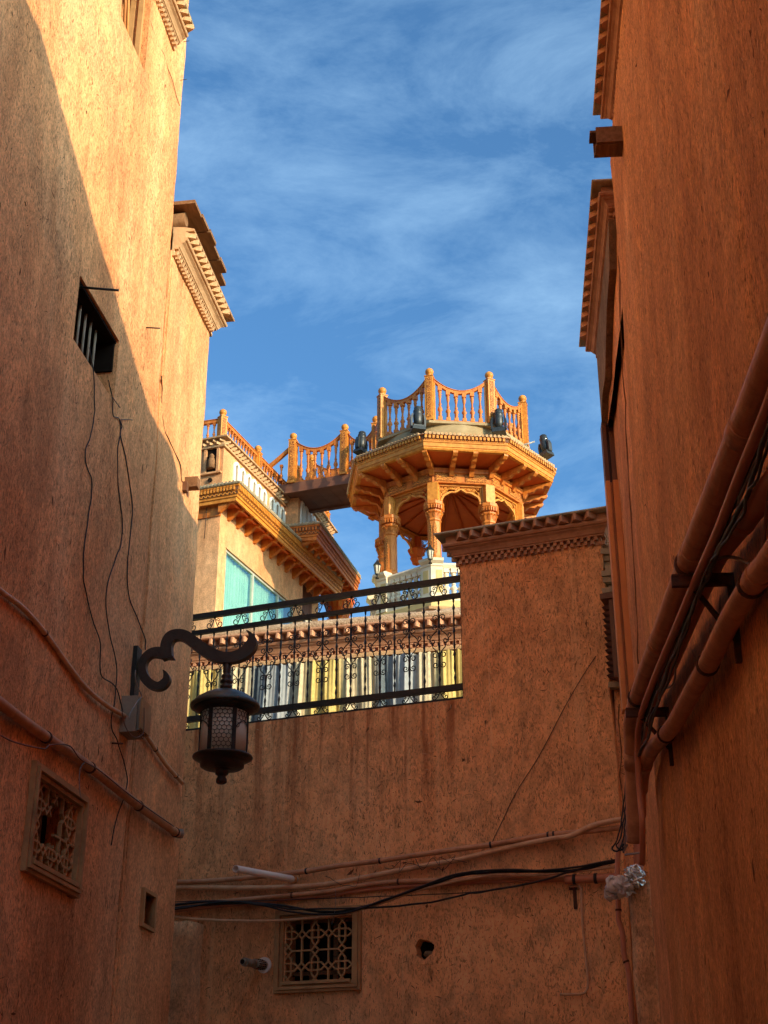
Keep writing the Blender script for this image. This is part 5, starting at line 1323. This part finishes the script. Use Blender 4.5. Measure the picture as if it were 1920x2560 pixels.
# white pipe and flue
A, B = CW.wp(738, 2199, .0), CW.wp(589, 2172, -.95)
t_ = thing('overflow_pipe', 'white plastic pipe jutting out of the cross wall above the conduits', 'pipe', Matrix.Translation(A))
m = MB(); d = (B - A).normalized(); n = 18; a = d.cross(Vector((0, 0, 1))).normalized(); b = d.cross(a)
ri, ro = .022, .027; V = []; Fc = []
for p, r_ in ((A - d * .1, ro), (B, ro), (B, ri), (A, ri)):
    for k in range(n): w_ = 2 * math.pi * k / n; V.append(p + (a * math.cos(w_) + b * math.sin(w_)) * r_)
for j in range(3):
    for k in range(n): k2 = (k + 1) % n; Fc.append((j * n + k, j * n + k2, (j + 1) * n + k2, (j + 1) * n + k))
m.add(V, Fc, True); m.build('tube', M_pvc, t_)
m = MB(); m.tube([A + d * .02, A + d * .06], .034, 12); m.build('plug', M_center, t_)
A = CW.wp(661, 2413, .0); B = CW.wp(606, 2404, -.36); d = (B - A).normalized()
t_ = thing('flue_pipe', 'pale boiler flue with slotted collar and round wall flange left of the lattice window', 'flue', Matrix.Translation(A))
m = MB(); m.tube([A - d * .02, A + d * .012], .062, 22); m.build('flange', M_grey if False else M_pvc, t_)
m = MB(); m.tube([A + d * .012, A + d * .17], .037, 18); m.build('collar', M_box, t_)
m = MB(); a = d.cross(Vector((0, 0, 1))).normalized(); b = d.cross(a)
for j in range(4):
    for k in range(14):
        w_ = 2 * math.pi * k / 14; c = A + d * (.05 + j * .03) + (a * math.cos(w_) + b * math.sin(w_)) * .0375; m.tube([c - d * .009, c + d * .009], .0035, 4)
tag(m.build('slots', M_dark, t_), kind='stuff')
m = MB(); L2 = (B - A).length; m.tube([A + d * .17, A + d * (L2 - .06)], .030, 18); m.build('sleeve', M_box, t_)
m = MB(); m.tube([A + d * (L2 - .06), A + d * (L2 - .03)], .034, 18); m.tube([A + d * (L2 - .03), B], .024, 18); m.build('nozzle', M_box, t_)
m = MB(); m.tube([B + d * .0005, B + d * .001], .019, 14); m.build('mouth', M_dark, t_)
pipe('bent_pipe', 'thin bent pipe hooking down the cross wall right of the round hole', 'pipe', CW, [(1425, 2216), (1444, 2215), (1452, 2222), (1453, 2233), (1456, 2306), (1463, 2378), (1470, 2450), (1466, 2476), (1450, 2485), (1400, 2486)], -.03, .0095, M_pipe2, None, 5, 8)
a_, z_ = CW.px(1437, 2222); m = MB(TC); m.box(a_ - .04, a_ + .02, -.02, .0, z_ - .008, z_ + .012); m.box(a_ - .012, a_ + .012, -.018, .0, z_ - .15, z_ - .008)
tag(m.build('wall_hook', M_rust), 'small rusty hook plate behind the top of the thin bent pipe', 'hook')

# left wall
pipe('conduit', 'upper pale conduit dropping across the left wall through the junction box', 'conduit', LW, CL([(-60, 80), (0, 145), (110, 230), (215, 350), (330, 510), (420, 620), (520, 700), (610, 755), (690, 830), (750, 915), (800, 985), (870, 1063)], 0, 1400, .5243), -.025, .0165, M_pipe2, 'conduits on the left wall', 6, 10, clips=[(113, 1583), (389, 1875), (440, 1940)], couplings=[(30, 1500)])
dpl = pipe('drain_pipe', 'lower thicker pipe sloping across the left wall to its far corner', 'pipe', LW, CL([(-60, 640), (0, 682), (100, 760), (220, 845), (430, 990), (660, 1172), (750, 1235), (845, 1305)], 0, 1400, .5243), -.042, .031, M_pipe, 'conduits on the left wall', 6, 14, clips=[(122, 1843), (232, 1926), (347, 2014), (442, 2080)])
m = MB(); p = LW.wp(448, 2084, -.042); m.lathe([(0, -.035), (.03, -.03), (.038, 0), (.034, .03), (0, .035)], 12, Matrix.Translation(p)); m.build('cap', M_box, dpl)
pipe('cable', 'thin brown cable draped over the lower left pipe above the lattice window', 'cable', LW, CL([(-40, 820), (0, 835), (60, 865), (150, 890), (215, 900), (240, 882), (330, 885), (385, 950), (470, 1000), (600, 1105), (700, 1180), (830, 1270)], 0, 1400, .5243), -.082, .004, M_bcable, None, 6, 6)
pipe('cable', 'thin grey cable looping down from the lower left pipe beside the window frame', 'cable', LW, CL([(445, 985), (410, 965), (385, 990), (378, 1040), (382, 1120), (388, 1135)], 0, 1400, .5243), -.07, .0028, M_grcable, None, 6, 6)
W1 = [(236, 960), (236, 1000), (236, 1039), (225, 1093), (213, 1131), (217, 1166), (229, 1201), (227, 1251), (217, 1318), (209, 1386), (209, 1420), (211, 1463), (231, 1547), (251, 1610), (252, 1686), (288, 1715), (304, 1767), (315, 1820), (346, 1843)]
W2 = [(282, 960), (282, 1000), (283, 1039), (299, 1048), (301, 1085), (295, 1116), (295, 1212), (305, 1289), (304, 1351), (288, 1400), (265, 1484), (273, 1578), (291, 1662), (288, 1741), (278, 1809), (294, 1856), (315, 1924), (315, 1977), (290, 2050), (278, 2113)]
W3 = [(299, 1050), (305, 1066), (301, 1087), (314, 1145), (323, 1203), (331, 1270), (325, 1347), (319, 1410), (321, 1484), (346, 1552), (363, 1599), (363, 1625)]
for pts, lab, r_ in ((W1, 'leftmost dark wire hanging down the left wall from the barred window', .0042), (W2, 'middle dark wire wandering down the left wall past the junction box', .0042), (W3, 'rightmost dark wire hanging down to the top of the lantern bracket', .0042)):
    pipe('hanging_wire', lab, 'wire', LW, (([(224, 868), (228, 900), (234, 930)] if pts[0][0] == 236 else [(270, 950), (276, 972)] if pts[0][0] == 282 else []) + pts[(1 if pts[0][1] == 960 else 0):]), -.012, r_, M_cable, 'wires hanging on the left wall', 6, 6, jit=.004, seed=int(pts[0][0]))
pipe('loose_wire', 'short curled wire end at the top of the hanging wires', 'wire', LW, [(284, 1006), (280, 992), (286, 1000), (300, 1019)], -.02, .003, M_cable)
pipe('loose_wire', 'short straight wire end pointing right from the hanging wires', 'wire', LW, [(300, 1050), (315, 1048), (331, 1050)], -.015, .003, M_bcable)
pipe('wall_crack', 'long dark crack running down the left wall to the beam stub', 'crack', LW, [(404, 940), (404, 1000), (405, 1035), (412, 1077), (424, 1104), (438, 1132), (451, 1164), (453, 1190), (455, 1206)], .004, .0042, M_dark, None, 3, 4, jit=.006)
pipe('wall_crack', 'fine crack slanting down the sunlit top of the left wall', 'crack', LW, [(375, 50), (384, 80), (394, 105), (400, 120), (410, 138), (420, 170), (432, 205), (440, 235), (449, 265)], .002, .0040, M_brick, None, 3, 4, jit=.006)
# beam stub, rods, nails
a_, z_ = LW.px(466, 1210); sbm = thing('beam_stub', 'small square timber stub sticking out near the far edge of the left wall', 'beam', LW.M(a_, 0, z_))
m = MB(TL); m.box(a_ - .03, a_ + .05, -.10, .05, z_ - .04, z_ + .05); m.build('stub', M_oldwood, sbm)
m = MB(TL); m.box(a_ - .09, a_ - .03, -.03, .02, z_ - .10, z_ - .02); m.build('broken_chip', M_dkwood, sbm)
def rod(lab, px, py, L_, dz, r_, mat=M_iron):
    a, z = LW.px(px, py); m = MB(); m.tube([LW.w(a, .05, z + .01), LW.w(a, -L_, z - dz)], r_, 7); return tag(m.build('iron_rod', mat), lab, 'rod', 'iron rods in the left wall')
rod('long iron rod poking out beside the barred window of the left wall', 210, 719, .24, .045, .0085)
rod('short iron rod poking out below the shadow edge on the left wall', 367, 820, .105, .012, .0055)
for lab, x, y in (('small nail sticking out at the sunlit left wall edge, upper one', 462, 104), ('small nail sticking out at the sunlit left wall edge, lower one', 456, 200)):
    a, z = LW.px(x, y); m = MB(); m.tube([LW.w(min(a, 9.58), .03, z), LW.w(min(a, 9.58), -.04, z + .004)], .003, 5); tag(m.build('nail', M_iron), lab, 'nail', 'nails at the edge of the left wall')
rod('thin rod under the junction box on the left wall', 282, 1860, .07, .0, .006, M_rust)
# junction box
a0, z1 = LW.px(312, 1765); a1, z0 = LW.px(330, 1850)
t_ = thing('junction_box', 'grey rust-stained junction box with a slatted side on the left wall', 'junction box', LW.M((a0 + a1) / 2, 0, z0))
a0, a1, z0, z1 = 9.30, 9.50, 4.30, 4.55
m = MB(TL); m.box(a0, a1, -.11, .02, z0, z1); m.build('case', M_box, t_)
for i in range(4):
    m = MB(TL); m.box(a0 + .02 + i * .045, a0 + .045 + i * .045, -.135, -.11, z0 + .012, z1 - .012); m.build('slat', M_box, t_)
m = MB(TL); m.box(a0 - .006, a1 + .006, -.145, -.135, z0 + .02, z1 - .02); m.build('lid', M_frame, t_)
pipe('cable', 'thin grey cable looping from the junction box up to the lantern bracket', 'cable', LW, CL([(160, 560), (160, 640), (185, 740), (225, 830), (180, 885), (110, 1000), (95, 1060)], 300, 1540, .2411), -.16, .0035, M_grcable, None, 6, 6)
pipe('cable', 'thin cable looping under the junction box', 'cable', LW, CL([(20, 980), (50, 1130), (100, 1220), (160, 1258), (215, 1240), (245, 1190), (250, 950)], 300, 1540, .2411), -.16, .0032, M_bcable, None, 6, 6)
# ------------------------------------------------------------ lantern
LO = LW.w(9.50, 0, 0); LF = Frame(LO.x, LO.y, .989, -.146); TLF = FM(LF)
def lp(x, y): a, z = LF.px(300 + x * .2411, 1540 + y * .2411); return a, z
axis = LF.px(566, 1700)[0]
lan = thing('wall_lantern', 'large dark bronze lantern hanging from a curled bracket on the left wall', 'lantern', LF.M(0, 0, 4.7))
m = MB(TLF); a, zt = lp(200, 330); _, zb3 = lp(200, 840); m.box(-.005, .030, -.05, .05, zb3, zt); m.build('mounting_plate', M_iron, lan)
def ribbon(pts, y0, y1):
    P = [Vector((*lp(x, y), h)) for x, y, h in pts]
    C = spline([Vector((p.x, p.y, p.z * .2411 * .00290)) for p in P], 6); A = []; B = []
    for i, p in enumerate(C):
        t = (C[min(i + 1, len(C) - 1)] - C[max(i - 1, 0)]); t = Vector((t.x, t.y)).normalized(); nrm = Vector((-t.y, t.x))
        A.append((p.x + nrm.x * p.z, p.y + nrm.y * p.z)); B.append((p.x - nrm.x * p.z, p.y - nrm.y * p.z))
    return A, B
m = MB(TLF)
A, B = ribbon([(455, 568, 3), (480, 610, 22), (487, 665, 38), (450, 715, 44), (390, 735, 42), (315, 705, 45), (255, 635, 45), (238, 545, 38), (255, 460, 42), (320, 395, 45), (400, 382, 52), (470, 400, 48), (545, 436, 16), (565, 447, 2)], 0, 0)
m.strip(A, B, -.026, .026)
A, B = ribbon([(500, 445, 52), (487, 385, 58), (490, 300, 58), (530, 225, 58), (610, 200, 54), (690, 220, 56), (780, 285, 58), (900, 370, 60), (1020, 425, 57), (1130, 440, 55), (1230, 420, 58), (1320, 365, 62), (1370, 290, 56), (1370, 225, 32), (1345, 180, 12), (1315, 158, 2)], 0, 0)
m.strip(A, B, -.029, .029); m.build('bracket', M_lamp, lan)
zof = lambda y: lp(1150, y)[1]
XA = TLF @ Matrix.Translation((axis, 0, 0)); q = .000698
def LZ(l): return [(r_ * q, zof(y)) for r_, y in l]
m = MB(XA); m.lathe(LZ([(30, 762), (58, 750), (60, 722), (40, 706), (62, 690), (60, 665), (38, 655), (52, 632), (48, 612), (34, 600), (40, 580), (38, 480)]), 18); m.build('stem', M_lamp, lan)
R1 = 342
m = MB(XA); m.lathe(LZ([(R1 - 60, 960), (R1 - 4, 952), (R1, 945), (R1, 925), (R1 - 22, 905), (R1 * .84, 870), (R1 * .62, 820), (R1 * .38, 785), (60, 762), (20, 756)]), 40); m.build('dome', M_lampg, lan)
m = MB(XA); m.lathe(LZ([(225, 1010), (R1 - 70, 985), (R1 - 30, 958)]), 40); m.build('dome_lining', M_iron, lan)
rb2 = 232
m = MB(XA); m.lathe(LZ([(rb2 - 8, 1440), (rb2 - 8, 1000)]), 40); m.build('frosted_glass', M_frost, lan)
m = MB(XA)
for k in range(6):
    a = math.pi / 3 * k + .17; x, y = rb2 * q * math.cos(a), rb2 * q * math.sin(a)
    m2 = MB(XA @ Matrix.Rotation(a, 4, 'Z')); m2.box((rb2 - 8) * q, (rb2 + 6) * q, -.0135, .0135, zof(1440), zof(1000)); m2.build('upright', M_iron, lan)
# honeycomb band and pointed panes wrapped on the cylinder
hexm = MB(XA)
ztp, zbt = zof(1000), zof(1425); Hh = ztp - zbt; rq = (rb2 + 1) * q
def wrap(a, z): return (rq * math.cos(a), rq * math.sin(a), z)
def cseg(p, r_=.0026):
    P = []
    for i in range(len(p) - 1):
        n_ = 3
        for j in range(n_): t = j / n_; P.append(wrap(p[i][0] + (p[i + 1][0] - p[i][0]) * t, p[i][1] + (p[i + 1][1] - p[i][1]) * t))
    P.append(wrap(*p[-1])); hexm.tube(P, r_, 4, False)
for k in range(6):
    ac = math.pi / 3 * k + .17 + math.pi / 6; hwid = math.pi / 6 - .07
    even = k % 2 == 0
    s_ = .0185 / rq * 1.0; hz = .0185
    rows = int(Hh / (hz * 1.5)) + 1
    for j in range(rows):
        for i in range(-5, 6):
            cx = ac + (i + .5 * (j % 2)) * s_ * 1.732; cz = zbt + j * hz * 1.5
            u = abs(cx - ac) / hwid; v = (cz - zbt) / Hh
            if u > .98 or cz > ztp: continue
            if not even and v < .70 - .30 * u ** 2 + .0: continue
            for e in ((-90, -30), (-30, 30), (30, 90)):
                p = [(cx + s_ * math.cos(R(e[0])), cz + hz * math.sin(R(e[0]))), (cx + s_ * math.cos(R(e[1])), cz + hz * math.sin(R(e[1])))]
                cseg(p, .0022)
    if not even:
        o = [(ac - hwid, zbt), (ac - hwid, zbt + .50 * Hh), (ac - hwid * .8, zbt + .60 * Hh), (ac - hwid * .4, zbt + .68 * Hh), (ac, zbt + .73 * Hh)]
        cseg(o + [(2 * ac - x, z) for x, z in o[-2::-1]], .0035)
    else:
        for sx in (-1, 1): cseg([(ac + sx * hwid * .98, zbt), (ac + sx * hwid * .98, ztp)], .003)
hexm.build('honeycomb_grille', M_iron, lan)
m = MB(XA); m.lathe(LZ([(0, 1735), (38, 1735), (52, 1722), (52, 1690), (40, 1668), (38, 1655), (62, 1640), (66, 1610), (58, 1592), (100, 1588), (190, 1575), (212, 1560), (212, 1520), (235, 1505), (288, 1475), (292, 1462), (286, 1450), (245, 1442), (230, 1438), (0, 1436)]), 40); m.build('base_tray', M_lamp, lan)
